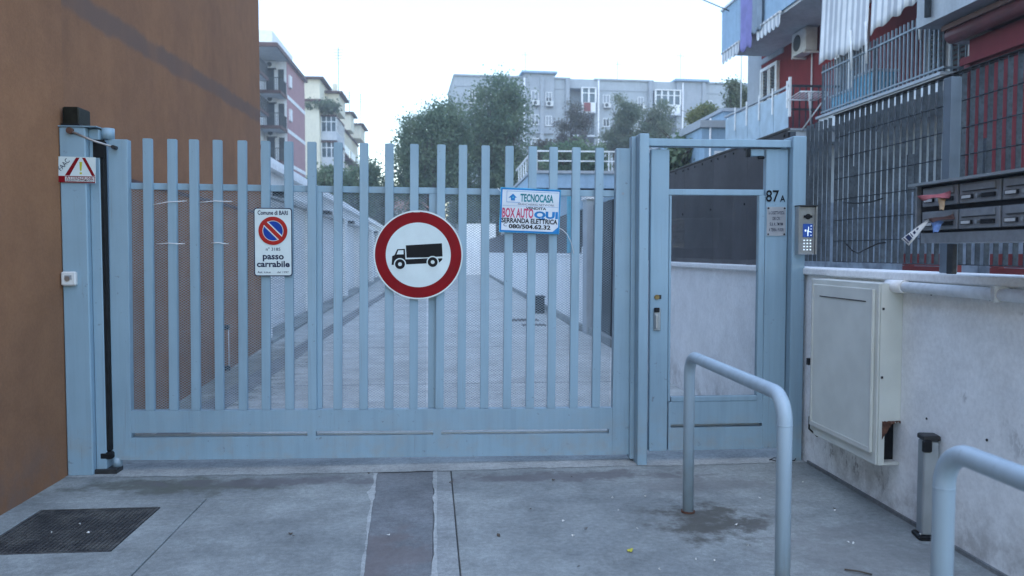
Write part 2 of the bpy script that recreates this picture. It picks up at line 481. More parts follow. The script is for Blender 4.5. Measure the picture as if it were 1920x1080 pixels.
slab([(XL - .02, 5.003), (XR + .15, 5.003), (XR + .15, 5.25), (XL - .02, 5.25)], 'threshold_concrete', .0005)
rj = random.Random(9); ed = []; yv = 4.95
for i in range(121):
    xv = XL + (XR - XL) * i / 120; yv += rj.uniform(-.012, .012); yv = min(4.985, max(4.905, yv)); ed.append((xv, yv))
B().add([(x_, y_, .0026) for x_, y_ in ed] + [(x_, 5.2, .0026) for x_, y_ in ed], [(i, i + 1, 122 + i, 121 + i) for i in range(120)]).build('dust_skim', 'dust_skim', apron)
# pale mortar smears along the strip's edges
def smear(y0, y1, fx, w, seed):
    r = random.Random(seed); n = 60; a = []; c_ = []
    for i in range(n + 1):
        y = y0 + (y1 - y0) * i / n
        k = w * (.25 + .75 * abs(math.sin(i * .37 + seed) * math.sin(i * .11 + 2 * seed))) * (.6 + .6 * r.random())
        a.append((fx(y) - k * (.5 + .4 * r.random()), y, .0022)); c_.append((fx(y) + k * (.12 + .2 * r.random()), y, .0022))
    vs_ = a + c_; fs = [(i, n + 1 + i, n + 2 + i, i + 1) for i in range(n)]
    B().add(vs_, fs).build('mortar_smear', 'mortar', apron)
smear(1.5, 4.90, sl0, .042, 1)
smear(1.5, 4.90, lambda y: sl1(y) + .014, .040, 2.3)
drive = struct(B().box(-3.6, 3.4, 5.254, 49, -.055, -.002).build('driveway', 'drive_concrete'))
B().box(-2.2, -1.95, 6.0, 40, -.001, .003).build('gutter_strip', 'strip_concrete', drive)

for (px, py, w_, d_) in ((985, 602, .28, .28), (1003, 611, .22, .2)):
    q = PZ(px, py); B().box(q.x - w_, q.x + w_, q.y, q.y + 2 * d_, -.0015, .002).build('drain_cover', 'cast_iron', drive)
for y_ in (8.2, 11.4, 14.8, 18.6, 23, 28, 34):
    B().box(-2.6, 2.3, y_, y_ + .02, -.0015, .0008).build('joint', 'apron_concrete', drive)
# ---- terracotta building on the left
ob = thing('terracotta_building', 'tall windowless terracotta plaster building along the left side of the gate', 'building', (-5, 4, 0))
b = B()
P0, P1, P2, P3 = (XL + .03, -3.0), (XL, 5.06), (-2.43, 5.2), (-2.71, 11.82)
b.prism([P0, P1, P2, P3, (-8, 11.82), (-8, -3)][::-1], 2, -.05, 5.6).build('wall', 'terracotta_plaster', ob)
# thicker lower wall behind the gate, with a dark flashing on top
b = B().prism([(-2.37, 5.22), (-2.665, 11.80), (-2.82, 11.80), (-2.52, 5.22)], 2, -.05, 1.90)
b.build('plinth', 'terracotta_plaster', ob)
b = B().prism([(-2.36, 5.22), (-2.655, 11.81), (-2.82, 11.81), (-2.52, 5.22)], 2, 1.901, 1.93)
b.build('flashing', 'brown_trim', ob)
# small clip rod low on that wall
p = PX(420, 652, -2.40)
cr = thing('rod_bracket', 'small white rod with dark end brackets low on the terracotta wall behind the gate', 'bracket', (p.x, p.y, p.z))
B().tube([(p.x + .05, p.y, p.z - .20), (p.x + .05, p.y, p.z + .22)], .006, 8).build('rod', 'zip_white', cr)
for dz in (-.22, .22):
    B().box(p.x - .05, p.x + .06, p.y - .02, p.y + .02, p.z + dz - .025, p.z + dz + .025).build('bracket', 'dark_metal', cr)

# ---- right boundary wall with coping
rw = thing('boundary_wall', 'low white rendered boundary wall with coping along the right of the alley', 'wall', (XR, 3, 0))
B().box(XR, XR + .22, -1.5, 10.6, -.05, 1.225).build('wall', 'white_render', rw)
B().box(XR - .03, XR + .26, -1.5, 10.6, 1.226, 1.268).build('coping', 'white_render', rw, .008)
B().box(XR - .012, XR - .0005, -1.5, 4.9, -.02, .02).build('base_joint', 'strip_concrete', rw)
rw2 = thing('far_boundary_wall', 'white rendered boundary wall further down the drive on the right', 'wall', (XR, 30, 0))
B().box(XR + .02, XR + .24, 13.4, 48, -.05, 1.30).build('wall', 'garage_white', rw2)
B().box(XR - .0, XR + .27, 13.4, 48, 1.301, 1.345).build('coping', 'garage_white', rw2)
B().box(XR - .03, XR + .22, 13.0, 13.38, -.05, 2.25).build('pier', 'grey_plaster', rw2)
B().box(XR - .05, XR + .24, 12.95, 13.43, 2.251, 2.32).build('pier_cap', 'chalk_plaster', rw2)
B().box(XR - .05, XR + .01, 13.5, 48, -.05, .12).build('kerb', 'apron_concrete', rw2)
# grille gate in the wall between the two
gg = thing('yard_grille', 'galvanised bar grille closing an opening in the right wall down the drive', 'gate', (XR + .1, 11.8, 0))
me = B().box(-.02, .02, -.004, .004, .12, 2.15).mesh('grille_bar', 'galvanised')
for i in range(38):
    lnk('bar', me, gg).matrix_parent_inverse = Matrix.Translation(Vector((XR + .1, 10.68 + i * .062, 0)) - gg.location) if False else Matrix.Identity(4)
    gg.children[-1].location = (0, 10.68 + i * .062 - 11.8, 0)
for z_ in (.2, .75, 1.3, 1.85, 2.12):
    B().box(XR + .09, XR + .11, 10.62, 13.0, z_, z_ + .03).build('rail', 'galvanised', gg)
B().box(XR, XR + .2, 10.62, 13.0, -.05, .115).build('sill', 'apron_concrete', gg)

# ---- end wall of the drive
ew = thing('end_wall', 'white wall closing the far end of the drive', 'wall', (0, 48.3, 0))
B().box(-4.2, .95, 48.2, 48.45, -.05, 2.30).build('wall', 'garage_white', ew)
B().box(.952, 2.9, 48.1, 48.45, -.05, 3.1).build('wall', 'garage_white', ew)
B().box(-4.2, .95, 48.15, 48.5, 2.301, 2.36).build('coping', 'garage_white', ew)

# ---- row of white garages on the left behind the terracotta building
gr = thing('garage_row', 'long row of white lock-up garages down the left of the drive', 'garages', (-3, 12, 0))
gl_ = lambda y: -2.72 - (y - 12) * .0272
def gbox(b, y0, y1, d0, d1, z0, z1):
    # d measured back from the facade line
    return b.prism([(gl_(y0) - d1, y0), (gl_(y0) - d0, y0), (gl_(y1) - d0, y1), (gl_(y1) - d1, y1)], 2, z0, z1)
bays = [(12.0 + i * 6.0, 18.0 + i * 6.0) for i in range(6)]
for y0, y1 in bays:
    gbox(B(), y0, y0 + .55, 0, .5, -.05, 2.34).build('pier', 'garage_white', gr)
    b = B()
    for k in range(22):
        gbox(b, y0 + .55, y1, .30 + .012 * (k % 2), .34, k * .105, k * .105 + .10)
    b.build('roller_door', 'white_metal', gr)
gbox(B(), 11.9, 48, 0, .6, 2.342, 2.62).build('lintel', 'garage_white', gr)
gbox(B(), 11.9, 48, -.12, .75, 2.622, 2.70).build('eave', 'garage_white', gr)
gbox(B(), 11.9, 48, .02, .14, 2.702, 2.86).build('parapet', 'garage_white', gr)
gbox(B(), 11.9, 48, .6, 6, -.05, 2.60).build('back_volume', 'garage_white', gr)
gbox(B(), 12, 47.9, -.10, .28, -.05, .05).build('kerb', 'apron_concrete', gr)
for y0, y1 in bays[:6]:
    gbox(B(), y0 + .7, y0 + 1.3, -.16, 0, 2.26, 2.34).build('shade_block', 'black_plastic', gr)  # black blocks added to stand for the shade at the recess tops

# ================================================================== FAR BUILDINGS
def ac_unit(parent, cx, cy, cz, face='-y', k=1.0):
    w, h, d = .80 * k, .56 * k, .30
    if face == '-y':
        o = B().box(cx - w / 2, cx + w / 2, cy - d, cy, cz, cz + h).build('air_conditioner', 'ac_white', parent)
        B().disc((cx - .1 * k, cz + h / 2), .20 * k, cy - d - .012, cy - d - .002, 20).build('fan_grille', 'shutter_dark', o)
        B().box(cx - w / 2, cx + w / 2, cy - d, cy, cz - .07, cz - .01).build('mount', 'dark_metal', o)
    else:
        o = B().box(cx - d, cx, cy - w / 2, cy + w / 2, cz, cz + h).build('air_conditioner', 'ac_white', parent)
        bb = B().disc((0, 0), .20 * k, -.012, -.002, 20)
        bb.v = [(cx - d + p[1], cy + p[0], cz + h / 2 + p[2]) for p in bb.v]
        bb.build('fan_grille', 'shutter_dark', o)
        B().box(cx - d, cx, cy - w / 2, cy + w / 2, cz - .06, cz - .01).build('mount', 'dark_metal', o)
    return o
def winy(parent, x0, x1, y, z0, z1, shut=.5, dark='window_dark', fr='white_metal', smat='shutter_grey', mull=1):
    """window in a wall facing -y, its frame proud of the wall, glass recessed in the frame"""
    t = .07
    b = B().box(x0 - t, x0, y - .07, y + .02, z0 - t, z1 + t).box(x1, x1 + t, y - .07, y + .02, z0 - t, z1 + t)
    b.box(x0, x1, y - .07, y + .02, z0 - t, z0).box(x0, x1, y - .07, y + .02, z1, z1 + t)
    for i in range(mull):
        xm = x0 + (x1 - x0) * (i + 1) / (mull + 1); b.box(xm - .035, xm + .035, y - .05, y + .02, z0, z1)
    o = b.build('window', fr, parent)
    B().box(x0, x1, y - .02, y - .006, z0, z1).build('pane', dark, o)
    if shut > 0:
        B().box(x0 + .01, x1 - .01, y - .045, y - .022, z1 - (z1 - z0) * shut, z1).build('shutter', smat, o)
    B().box(x0 - .12, x1 + .12, y - .14, y + .01, z0 - t - .06, z0 - t - .002).build('sill', 'slab_white', o)
    return o

# ---- long grey apartment block at the back
YB = 101.0
gb = thing('grey_apartment_block', 'long grey apartment block with glazed balconies rising behind the trees', 'building', (PY(852, 473, YB).x, YB, 0), (0, 0, R(3.5)), local=True)
S = F / YB
U = lambda px: (px - 852) / S
ZB = lambda py: 1.37 + (473 - py) / S
def gpart(b, name, mat, parent=None):
    return b.build(name, mat, parent or gb)
def LB(): return B()
W = U(1425)
ztop = ZB(147)
rec = [(U(1071), U(1119)), (U(1234), U(1286))]
segs = [(0, rec[0][0]), (rec[0][1], rec[1][0]), (rec[1][1], W)]
for a, c_ in segs:
    gpart(LB().box(a, c_, 0, 12, -.05, ztop), 'wall', 'grey_plaster')
    gpart(LB().box(a - .05, c_ + .05, -.18, 12.2, ztop + .002, ztop + .22), 'parapet_cap', 'house_grey')
    gpart(LB().box(a, c_, -.06, -.002, ZB(166), ZB(164)), 'string_course', 'house_grey')
for a, c_ in rec:
    gpart(LB().box(a + .01, c_ - .01, 1.6, 12, -.05, ztop), 'recess_wall', 'grey_plaster')
    gpart(LB().box(a + .01, c_ - .01, .02, 1.6, ZB(163), ztop + .1), 'recess_lintel', 'grey_plaster')
for px0, px1, py in ((983, 1040, 135), (1280, 1338, 141)):
    gpart(LB().box(U(px0), U(px1), -.35, 6, ZB(250), ZB(py + 4)), 'stair_tower', 'house_grey')
    gpart(LB().box(U(px0) - .35, U(px1) + .35, -.75, 6.3, ZB(py + 4) + .002, ZB(py)), 'tower_cap', 'paleblue_plaster')
for px0, px1 in ((1013, 1020), (1062, 1069), (1224, 1231), (1330, 1337)):
    gpart(LB().box(U(px0), U(px1), -.55, -.352 if px0 in (1013, 1330) else -.002, 0, ZB(146)), 'pilaster', 'house_grey')
for px in (1125, 1291, 983):
    gpart(LB().tube([(U(px), -.5, 2), (U(px), -.5, ZB(148))], .11, 8), 'downpipe', 'white_metal')
rows = [0, 44, 88, 132]
for r, dy in enumerate(rows):
    for i, (a, c_, y0, y1, sh, ac) in enumerate(((996, 1011, 172, 189, .95, 1), (1023, 1036, 174, 190, .6, 1), (1135, 1149, 175, 189, .98, 1), (1203, 1216, 177, 192, .8, 1), (1342, 1353, 180, 194, .1, 0), (1390, 1402, 181, 195, .4, 0), (880, 892, 172, 188, .6, 1), (920, 932, 172, 188, .3, 0), (955, 967, 172, 188, .8, 1))):
        y = -.352 if (983 <= a <= 1040) else 0
        sh2 = sh if r == 0 else random.choice((.1, .4, .7, .95))
        winy(gb, U(a) + .1, U(c_) - .1, y - .003, ZB(y1 + dy), ZB(y0 + dy), sh2, 'window_dark')
        if ac and (r < 1 or random.random() < .5): ac_unit(gb, U((a + c_) / 2 + 1), y - .16, ZB(y1 + dy + 10), k=1.15)
    for q, (a, c_) in enumerate(rec):
        zf = ZB(208 + dy)
        gpart(LB().box(a + .02, c_ - .02, -.9, 1.6, zf - .22, zf), 'balcony_slab', 'slab_white')
        if (q, r) in ((0, 0), (1, 0), (1, 2)):
            u0, u1 = (U(1092), c_ - .05) if q == 0 else (a + .1, c_ - .1)
            v = gpart(LB().box(u0, u1, -.85, -.70, zf, ZB(191 + dy)), 'veranda', 'white_metal')
            zz0, zz1 = ZB(191 + dy), ZB(165 + dy); n = 2 if q == 0 else 4
            LB().box(u0, u1, -.78, -.74, zz0 + .02, zz1).build('pane', 'glass_far', v)
            for k in range(n + 1):
                uu = u0 + (u1 - u0) * k / n; LB().box(uu - .11, uu + .11, -.86, -.68, zz0, zz1).build('mullion', 'white_metal', v)
            LB().box(u0 + .08, u1 - .08, -.855, -.69, zz1 - .65, zz1 - .55).build('transom', 'white_metal', v)
            LB().box(u0 - .1, u1 + .1, -.95, -.6, zz1 + .01, zz1 + .14).build('veranda_roof', 'white_metal', v)
        else:
            rl = LB()
            for k in range(14):
                uu = a + .1 + (c_ - a - .2) * k / 13; rl.box(uu - .02, uu + .02, -.86, -.82, zf, zf + 1.0)
            rl.box(a + .08, c_ - .08, -.88, -.80, zf + 1.0, zf + 1.06)
            gpart(rl, 'balcony_railing', 'shutter_dark')
            winy(gb, a + .8, a + 1.9, 1.59, zf + .1, zf + 2.2, .3, 'window_dark')
            ac_unit(gb, c_ - .6, 1.58, zf + 1.6)
gpart(LB().box(U(1095), U(1108), -1.02, -.95, ZB(208), ZB(192)), 'red_drape', 'red_metal')
for u_, h in ((U(995), 2.4), (U(1180), 1.6), (U(1310), 3.0)):
    b = LB().tube([(u_, 4, ztop), (u_, 4, ztop + h + 2)], .03, 6)
    b.box(u_ - .6, u_ + .6, 3.98, 4.02, ztop + h + 1.5, ztop + h + 1.54)
    gpart(b, 'antenna', 'dark_metal')

# ---- white and mauve building, left
wb = thing('white_mauve_building', 'white apartment building with mauve end wall and brown edged balconies at left', 'building', (-14, 66, 0))
zfl = [14.4 - 2.82 * i for i in range(5)]
B().box(-26, -13.4, 68, 76.2, -.05, 17.3).build('wall', 'chalk_plaster', wb)
B().box(-13.398, -13.36, 68.02, 76.2, -.05, 17.3).build('mauve_wall', 'mauve_plaster', wb)
B().box(-26, -15.25, 56, 67.99, -.05, 17.3).build('wall', 'chalk_plaster', wb)
B().box(-26, -13.2, 63.3, 76.5, 17.302, 17.58).build('roof_slab', 'slab_white', wb)
B().box(-13.198, -13.12, 63.25, 76.5, 17.29, 17.62).build('roof_edge', 'brown_trim', wb)
B().box(-26, -13.2, 63.17, 63.298, 17.29, 17.62).build('roof_edge', 'brown_trim', wb)
B().box(-24, -14.2, 66.5, 75, 17.584, 19.4).build('roof_parapet', 'chalk_plaster', wb)
for z_ in zfl:
    B().box(-13.356, -13.33, 68.0, 76.2, z_ - .16, z_ + .16).build('white_band', 'chalk_plaster', wb)
    sb = B().box(-15.24, -13.45, 65.6, 67.98, z_ - .2, z_).build('balcony_slab', 'slab_white', wb)
    B().box(-15.24, -13.40, 65.5, 65.598, z_ - .24, z_ + .03).build('slab_edge', 'brown_trim', sb)
    B().box(-13.448, -13.38, 65.6, 67.98, z_ - .24, z_ + .03).build('slab_edge', 'brown_trim', sb)
    rl = B()
    for k in range(14): rl.box(-15.2 + k * .135, -15.17 + k * .135, 65.55, 65.58, z_ + .03, z_ + 1.0)
    for k in range(15): rl.box(-13.43, -13.40, 65.6 + k * .16, 65.63 + k * .16, z_ + .03, z_ + 1.0)
    rl.box(-15.22, -13.38, 65.54, 65.59, z_ + 1.0, z_ + 1.05).box(-13.44, -13.39, 65.592, 67.97, z_ + 1.0, z_ + 1.05)
    rl.build('balcony_railing', 'shutter_dark', wb)
    B().box(-14.05, -13.6, 67.9, 67.985, z_ + .01, z_ + 2.2).build('door', 'shutter_dark', wb)
    B().box(-15.05, -14.4, 67.9, 67.985, z_ + .01, z_ + 2.2).build('door', 'window_dark', wb)
    ac_unit(wb, -14.6, 67.9, z_ + 2.25)
    sb = B().box(-15.245, -14.2, 59.5, 64.6, z_ + .55, z_ + .75).build('balcony_slab', 'slab_white', wb)
    B().box(-14.198, -14.13, 59.5, 64.7, z_ + .52, z_ + .78).build('slab_edge', 'brown_trim', sb)
    B().box(-15.245, -14.13, 64.602, 64.66, z_ + .52, z_ + .78).build('slab_edge', 'brown_trim', sb)
    rl = B()
    for k in range(28): rl.box(-14.18, -14.15, 59.6 + k * .18, 59.63 + k * .18, z_ + .78, z_ + 1.7)
    rl.box(-14.19, -14.14, 59.55, 64.6, z_ + 1.7, z_ + 1.75)
    if z_ > 9: rl.build('balcony_railing', 'dark_metal', wb)
    B().box(-15.245, -15.18, 61.9, 62.9, z_ + .8, z_ + 3.0).build('shutter', 'shutter_dark', wb)
    B().box(-15.245, -15.18, 65.0, 65.9, z_ + .3, z_ + 2.0).build('window', 'window_dark', wb)
    B().box(-13.355, -13.2, 68.6, 69.4, z_ + .9, z_ + 1.9).build('wall_box', 'chalk_plaster', wb)

# ---- cream building further along
cb = thing('cream_apartment_building', 'cream stepped apartment building with glazed verandas beyond the mauve wall', 'building', (-18, 95, 0))
B().box(-26, -14.2, 90, 128, -.05, 18.1).build('wall', 'cream_plaster', cb)
B().box(-26, -14.0, 89.8, 128, 18.102, 18.35).build('roof_edge', 'brown_trim', cb)
for x0, x1, y0, y1, z1 in ((-26, -14.6, 93, 99, 21.2), (-19, -13.0, 97, 103, 20.4), (-20, -13.4, 112, 116, 20.6), (-20, -12.9, 120, 126, 20.3)):
    B().box(x0, x1, y0, y1, 18.352, z1).build('penthouse', 'cream_plaster', cb)
    B().box(x0 - .3, x1 + .5, y0 - .5, y1 + .4, z1 + .002, z1 + .22).build('penthouse_roof', 'brown_trim', cb)
B().box(-14.0, -13.5, 99, 99.6, 20.7, 22.0).build('chimney', 'cream_plaster', cb)
for i, z_ in enumerate((14.0, 11.1, 8.2, 5.3)):
    v = B().box(-14.19, -12.5, 91, 98, z_, z_ + 1.0).build('veranda', 'slab_white', cb)
    B().box(-14.19, -12.45, 90.9, 98.1, z_ + 2.62, z_ + 2.8).build('veranda_roof', 'brown_trim', v)
    B().box(-14.15, -12.56, 91.06, 97.94, z_ + 1.002, z_ + 2.618).build('pane', 'glass_far', v)
    for k in range(4): B().box(-14.19 + k * .545, -14.09 + k * .545, 90.98, 91.05, z_ + 1.002, z_ + 2.61).build('mullion', 'white_metal', v)
    for k in range(8): B().box(-12.55, -12.48, 91.06 + k * .97, 91.18 + k * .97, z_ + 1.002, z_ + 2.61).build('mullion', 'white_metal', v)
    B().box(-14.19, -12.5, 90.97, 90.979, z_ + 2.0, z_ + 2.1).build('transom', 'white_metal', v)
    for y0 in (101, 108, 115, 121):
        sb = B().box(-14.19, -12.9, y0, y0 + 5, z_ - .25, z_ - .02).build('balcony_slab', 'brown_trim', cb)
        B().box(-12.95, -12.9, y0, y0 + 5, z_ - .018, z_ + .95).build('balcony_front', 'frosted_panel', sb)
        B().box(-14.19, -14.12, y0 + .8, y0 + 2.2, z_, z_ + 2.1).build('door', 'window_dark', cb)
        B().box(-14.19, -14.12, y0 + 3, y0 + 4, z_ + .7, z_ + 2.1).build('window', 'shutter_dark', cb)
for x_, y_, h in ((-13.8, 114, 3.5), (-13.2, 123, 5), (-13.4, 100, 6)):
    b = B().tube([(x_, y_, 18.3), (x_, y_, 20.6 + h)], .05, 6)
    for k in range(4): b.box(x_ - .7 + k * .1, x_ + .7 - k * .1, y_ - .02, y_ + .02, 20.3 + h - k * .35, 20.34 + h - k * .35)
    b.build('antenna', 'dark_metal', cb)
lb = thing('red_roofed_house', 'low distant house with brownish tiled roof at the end of the street', 'house', (-10, 135, 0))
B().box(-16, -2, 136, 144, -.05, 8.5).build('wall', 'chalk_plaster', lb)
B().prism([(135.4, 8.5), (144.6, 8.5), (140, 11.6)], 0, -16.4, -1.6).build('roof', 'terracotta_tile', lb)
for k in range(5): B().box(-14.5 + k * 2.6, -13.4 + k * 2.6, 135.9, 135.998, 5.5, 7.2).build('window', 'window_dark', lb)

# ---- flat roofed blue-grey block with a white roof rail, right of the drive
bb = thing('flat_roof_garage_block', 'flat roofed pale blue block with white roof railing beyond the right wall', 'building', (6, 28, 0))
YF = 28.0
zA, zB_, zC = PY(1050, 320, YF).z, PY(1050, 355, YF).z, PY(1050, 284, YF).z
B().box(3.05, 12, YF + .25, YF + 7, -.05, zB_).build('wall', 'paleblue_plaster', bb)
B().box(2.95, 12.1, YF, YF + 7.1, zB_ + .05, zA - .10).build('fascia', 'paleblue_plaster', bb)
B().box(2.88, 12.2, YF - .08, YF + 7.2, zA - .098, zA).build('roof_edge', 'house_grey', bb)
for k in range(4):
    B().box(3.15 + 2.6 * k, 3.18 + 2.6 * k, YF + .1, YF + .13, zA + .002, zC).build('rail_post', 'white_metal', bb)
B().box(3.1, 12, YF + .09, YF + .15, zC + .002, zC + .05).build('rail', 'white_metal', bb)
B().box(3.2, 12, YF + .105, YF + .135, (zA + zC) / 2, (zA + zC) / 2 + .04).build('rail', 'white_metal', bb)
for k in range(6):
    B().box(3.0, 3.04, YF + .6 + k, YF + .64 + k, zA + .002, zC).build('rail_post', 'white_metal', bb)
B().box(2.99, 3.05, YF + .16, YF + 6.9, zC + .002, zC + .05).build('rail', 'white_metal', bb)
for k in range(3):
    B().box(4.0 + k * 2.7, 6.1 + k * 2.7, YF + .2, YF + .249, .0, 2.6).build('door', 'shutter_grey', bb)

# ---- stepped pale blue building, right
pb = thing('pale_blue_house', 'pale blue stepped house with flat roofs behind the right balconies', 'house', (9, 26, 0))
c0 = PY(1316, 226, 24.2); c1 = PY(1357, 203, 28.5)
B().box(c0.x + .12, 14, 24.3, 32, -.05, c0.z - .62).build('wall', 'paleblue_plaster', pb)
B().box(c0.x + .0, 14, 24.2, 32, c0.z - .60, c0.z - .22).build('fascia', 'paleblue_plaster', pb)
B().box(c0.x - .08, 14, 24.1, 32.1, c0.z - .218, c0.z).build('roof_edge', 'house_grey', pb)
B().box(c1.x, 15, 28.5, 33.5, c0.z + .002, c1.z - .12).build('upper_wall', 'paleblue_plaster', pb)
B().box(c1.x - .1, 15, 28.4, 33.6, c1.z - .118, c1.z).build('upper_roof_edge', 'house_grey', pb)
winy(pb, c0.x + .5, c0.x + 1.3, 24.297, c0.z - 2.4, c0.z - 1.0, .2)
for k, (px, py) in enumerate(((1332, 228), (1365, 228))):
    q = PY(px, py, 24.15); B().tube([(q.x, 24.15, 0), (q.x, 24.15, q.z + .1)], .03, 6).build('pole', 'white_metal', pb)
q = PY(1390, 200, 28.4); B().tube([(q.x, 28.45, q.z - .1), (q.x, 28.45, q.z + 3.6)], .025, 6).build('aerial_mast', 'white_metal', pb)

# ================================================================== RED APARTMENT BUILDING ON THE RIGHT
XB, XF = 7.8, 9.1
yB2a, yB2b, yB1a, yB1b = 22.0, 17.75, 16.2, 12.05
ZS = 4.19; ZR = ZS + 1.03; ZU = 7.14
rb = thing('red_apartment_building', 'red and grey apartment building with balconies above the right fence', 'building', (9, 16, 0))
B().box(XF, 14, 22.55, 23.6, -.05, 12).build('end_wall', 'house_grey', rb)
B().box(XF, 14, 11.7, 22.548, ZS, 12).build('red_wall', 'red_plaster', rb)
B().box(XF, 14, 11.7, 22.548, -.05, ZS - .002).build('base_wall', 'house_grey', rb)
def winx(parent, y0, y1, z0, z1, x=XF, leaf=2):
    """door or window with louvred shutters in a wall facing -x"""
    t = .09
    b = B().box(x - .09, x + .01, y0 - t, y0, z0, z1 + t).box(x - .09, x + .01, y1, y1 + t, z0, z1 + t).box(x - .09, x + .01, y0, y1, z1, z1 + t)
    o = b.build('shuttered_door', 'white_metal', parent)
    for k in range(leaf):
        a = y0 + (y1 - y0) * k / leaf + .03; c_ = y0 + (y1 - y0) * (k + 1) / leaf - .03
        lf = B()
        n = int((z1 - z0) / .09)
        for i in range(n): lf.box(x - .05, x - .02, a + .06, c_ - .06, z0 + .04 + i * .09, z0 + .04 + i * .09 + .06)
        lf.build('louvres', 'shutter_dark', o)
        B().box(x - .07, x - .012, a, a + .058, z0, z1).box(x - .07, x - .012, c_ - .058, c_, z0, z1).build('leaf_frame', 'white_metal', o)
    return o
winx(rb, 21.35, 22.35, ZS + .05, ZS + 2.35)
winx(rb, 16.7, 17.9, ZS + .05, ZS + 2.35)
winx(rb, 13.2, 14.4, ZS + .05, ZS + 2.35)
B().box(XF - .03, XF - .002, 21.0, 22.54, ZS + 2.6, ZU - .2).build('grey_panel', 'house_grey', rb)
B().box(XF - .04, XF - .002, 16.2, 18.1, ZS + 2.55, ZU - .2).build('grey_panel', 'house_grey', rb)
for (ya, yb2, nm) in ((yB1b, yB1a, 'near'), (yB2b, yB2a, 'far')):
    sb = B().box(XB, XF - .002, ya, yb2, ZS - .26, ZS - .02).build('balcony_slab', 'slab_white', rb)
    B().box(XB - .05, XF - .002, ya - .05, yb2 + .05, ZS - .018, ZS + .03).build('slab_edge', 'house_grey', sb)
# near balcony railing: each baluster its own piece
rlA = thing('near_balcony_railing', 'grey bar balcony railing below the striped awnings', 'railing', (XB, 14, ZS))
me = B().box(-.014, .014, -.014, .014, .06, 1.10).mesh('baluster', 'picket_grey')
n = 34
for i in range(n):
    o = lnk('baluster', me, rlA); o.matrix_parent_inverse = Matrix.Identity(4); o.location = (.06, yB1b + .05 + (yB1a - yB1b - .1) * i / (n - 1) - 14, 0)
for i in range(8):
    o = lnk('baluster', me, rlA); o.matrix_parent_inverse = Matrix.Identity(4); o.location = (.2 + i * .12, yB1b + .05 - 14, 0)
for z_ in (.10, .93):
    B().box(XB + .035, XB + .085, yB1b, yB1a, ZS + z_, ZS + z_ + .03).build('rail', 'picket_grey', rlA)
    B().box(XB + .09, XF - .01, yB1b + .03, yB1b + .07, ZS + z_, ZS + z_ + .03).build('rail', 'picket_grey', rlA)
for y_ in (yB1b + .04, (yB1a + yB1b) / 2, yB1a - .04):
    B().box(XB + .04, XB + .08, y_ - .02, y_ + .02, ZS + .031, ZS + 1.06).build('post', 'galvanised', rlA)
# far balcony railing with frosted sheets
rlB = thing('far_balcony_railing', 'balcony railing with pale frosted panels at the far end of the red building', 'railing', (XB, 20, ZS))
for i in range(5):
    a = yB2b + .05 + i * (yB2a - yB2b - .1) / 5
    B().box(XB + .03, XB + .05, a, a + (yB2a - yB2b - .1) / 5 - .03, ZS + .06, ZS + .92).build('panel', 'frosted_panel', rlB)
    B().box(XB + .0, XB + .025, a, a + .05, ZS + .5, ZS + 1.12).build('post', 'white_metal', rlB)
B().box(XB + .02, XB + .08, yB2b, yB2a, ZS + .98, ZS + 1.03).build('rail', 'house_grey', rlB)
B().box(XB + .02, XB + .07, yB2b - .03, yB2b + .03, ZS + .3, ZS + 1.2).build('post', 'white_metal', rlB)
B().box(XB + .08, XF - .01, yB2b, yB2b + .04, ZS + .98, ZS + 1.03).box(XB + .08, XF - .01, yB2b, yB2b + .04, ZS + .45, ZS + .49).build('rail', 'galvanised', rlB)
me = B().box(-.012, .012, -.012, .012, .06, .98).mesh('baluster', 'galvanised')
for i in range(7):
    o = lnk('baluster', me, rlB); o.matrix_parent_inverse = Matrix.Identity(4); o.location = (.14 + i * .15, yB2b + .02 - 20, 0)
# upper balcony: slab, solid parapet, scalloped valance
ub = B().box(XB, XF - .002, 11.7, yB2a, ZU - .22, ZU).build('upper_balcony_slab', 'slab_white', rb)
B().box(XB - .06, XB - .002, 11.7, yB2a + .06, ZU - .16, ZU + 1.0).build('parapet', 'paleblue_plaster', ub)
B().box(XB - .0, XF, yB2a + .002, yB2a + .06, ZU - .16, ZU + 1.0).build('parapet', 'paleblue_plaster', ub)
B().box(XB - .10, XB + .02, 11.7, yB2a + .08, ZU + 1.002, ZU + 1.06).build('parapet_cap', 'slab_white', ub)
def valance(y0, y1, label, ztop_):
    n = int((y1 - y0) / .22); b = B()
    for k in range(n):
        a = y0 + (y1 - y0) * k / n; c_ = y0 + (y1 - y0) * (k + 1) / n; m = (a + c_) / 2
        b.prism([(a, ztop_), (c_ - .01, ztop_), (c_ - .01, ztop_ - .22), (m + .05, ztop_ - .30), (m - .05, ztop_ - .30), (a, ztop_ - .22)], 0, XB - .11, XB - .10)
    b.tube([(XB - .105, y0, ztop_ + .02), (XB - .105, y1, ztop_ + .02)], .035, 8)
    tag(b.build('awning_valance', 'awning_stripe'), label, 'awning')
valance(18.0, 19.4, 'rolled awning with short scalloped edge under the upper balcony', ZU - .22)
valance(20.6, 21.9, 'rolled scalloped awning at the far left end of the upper balcony', ZU - .22)
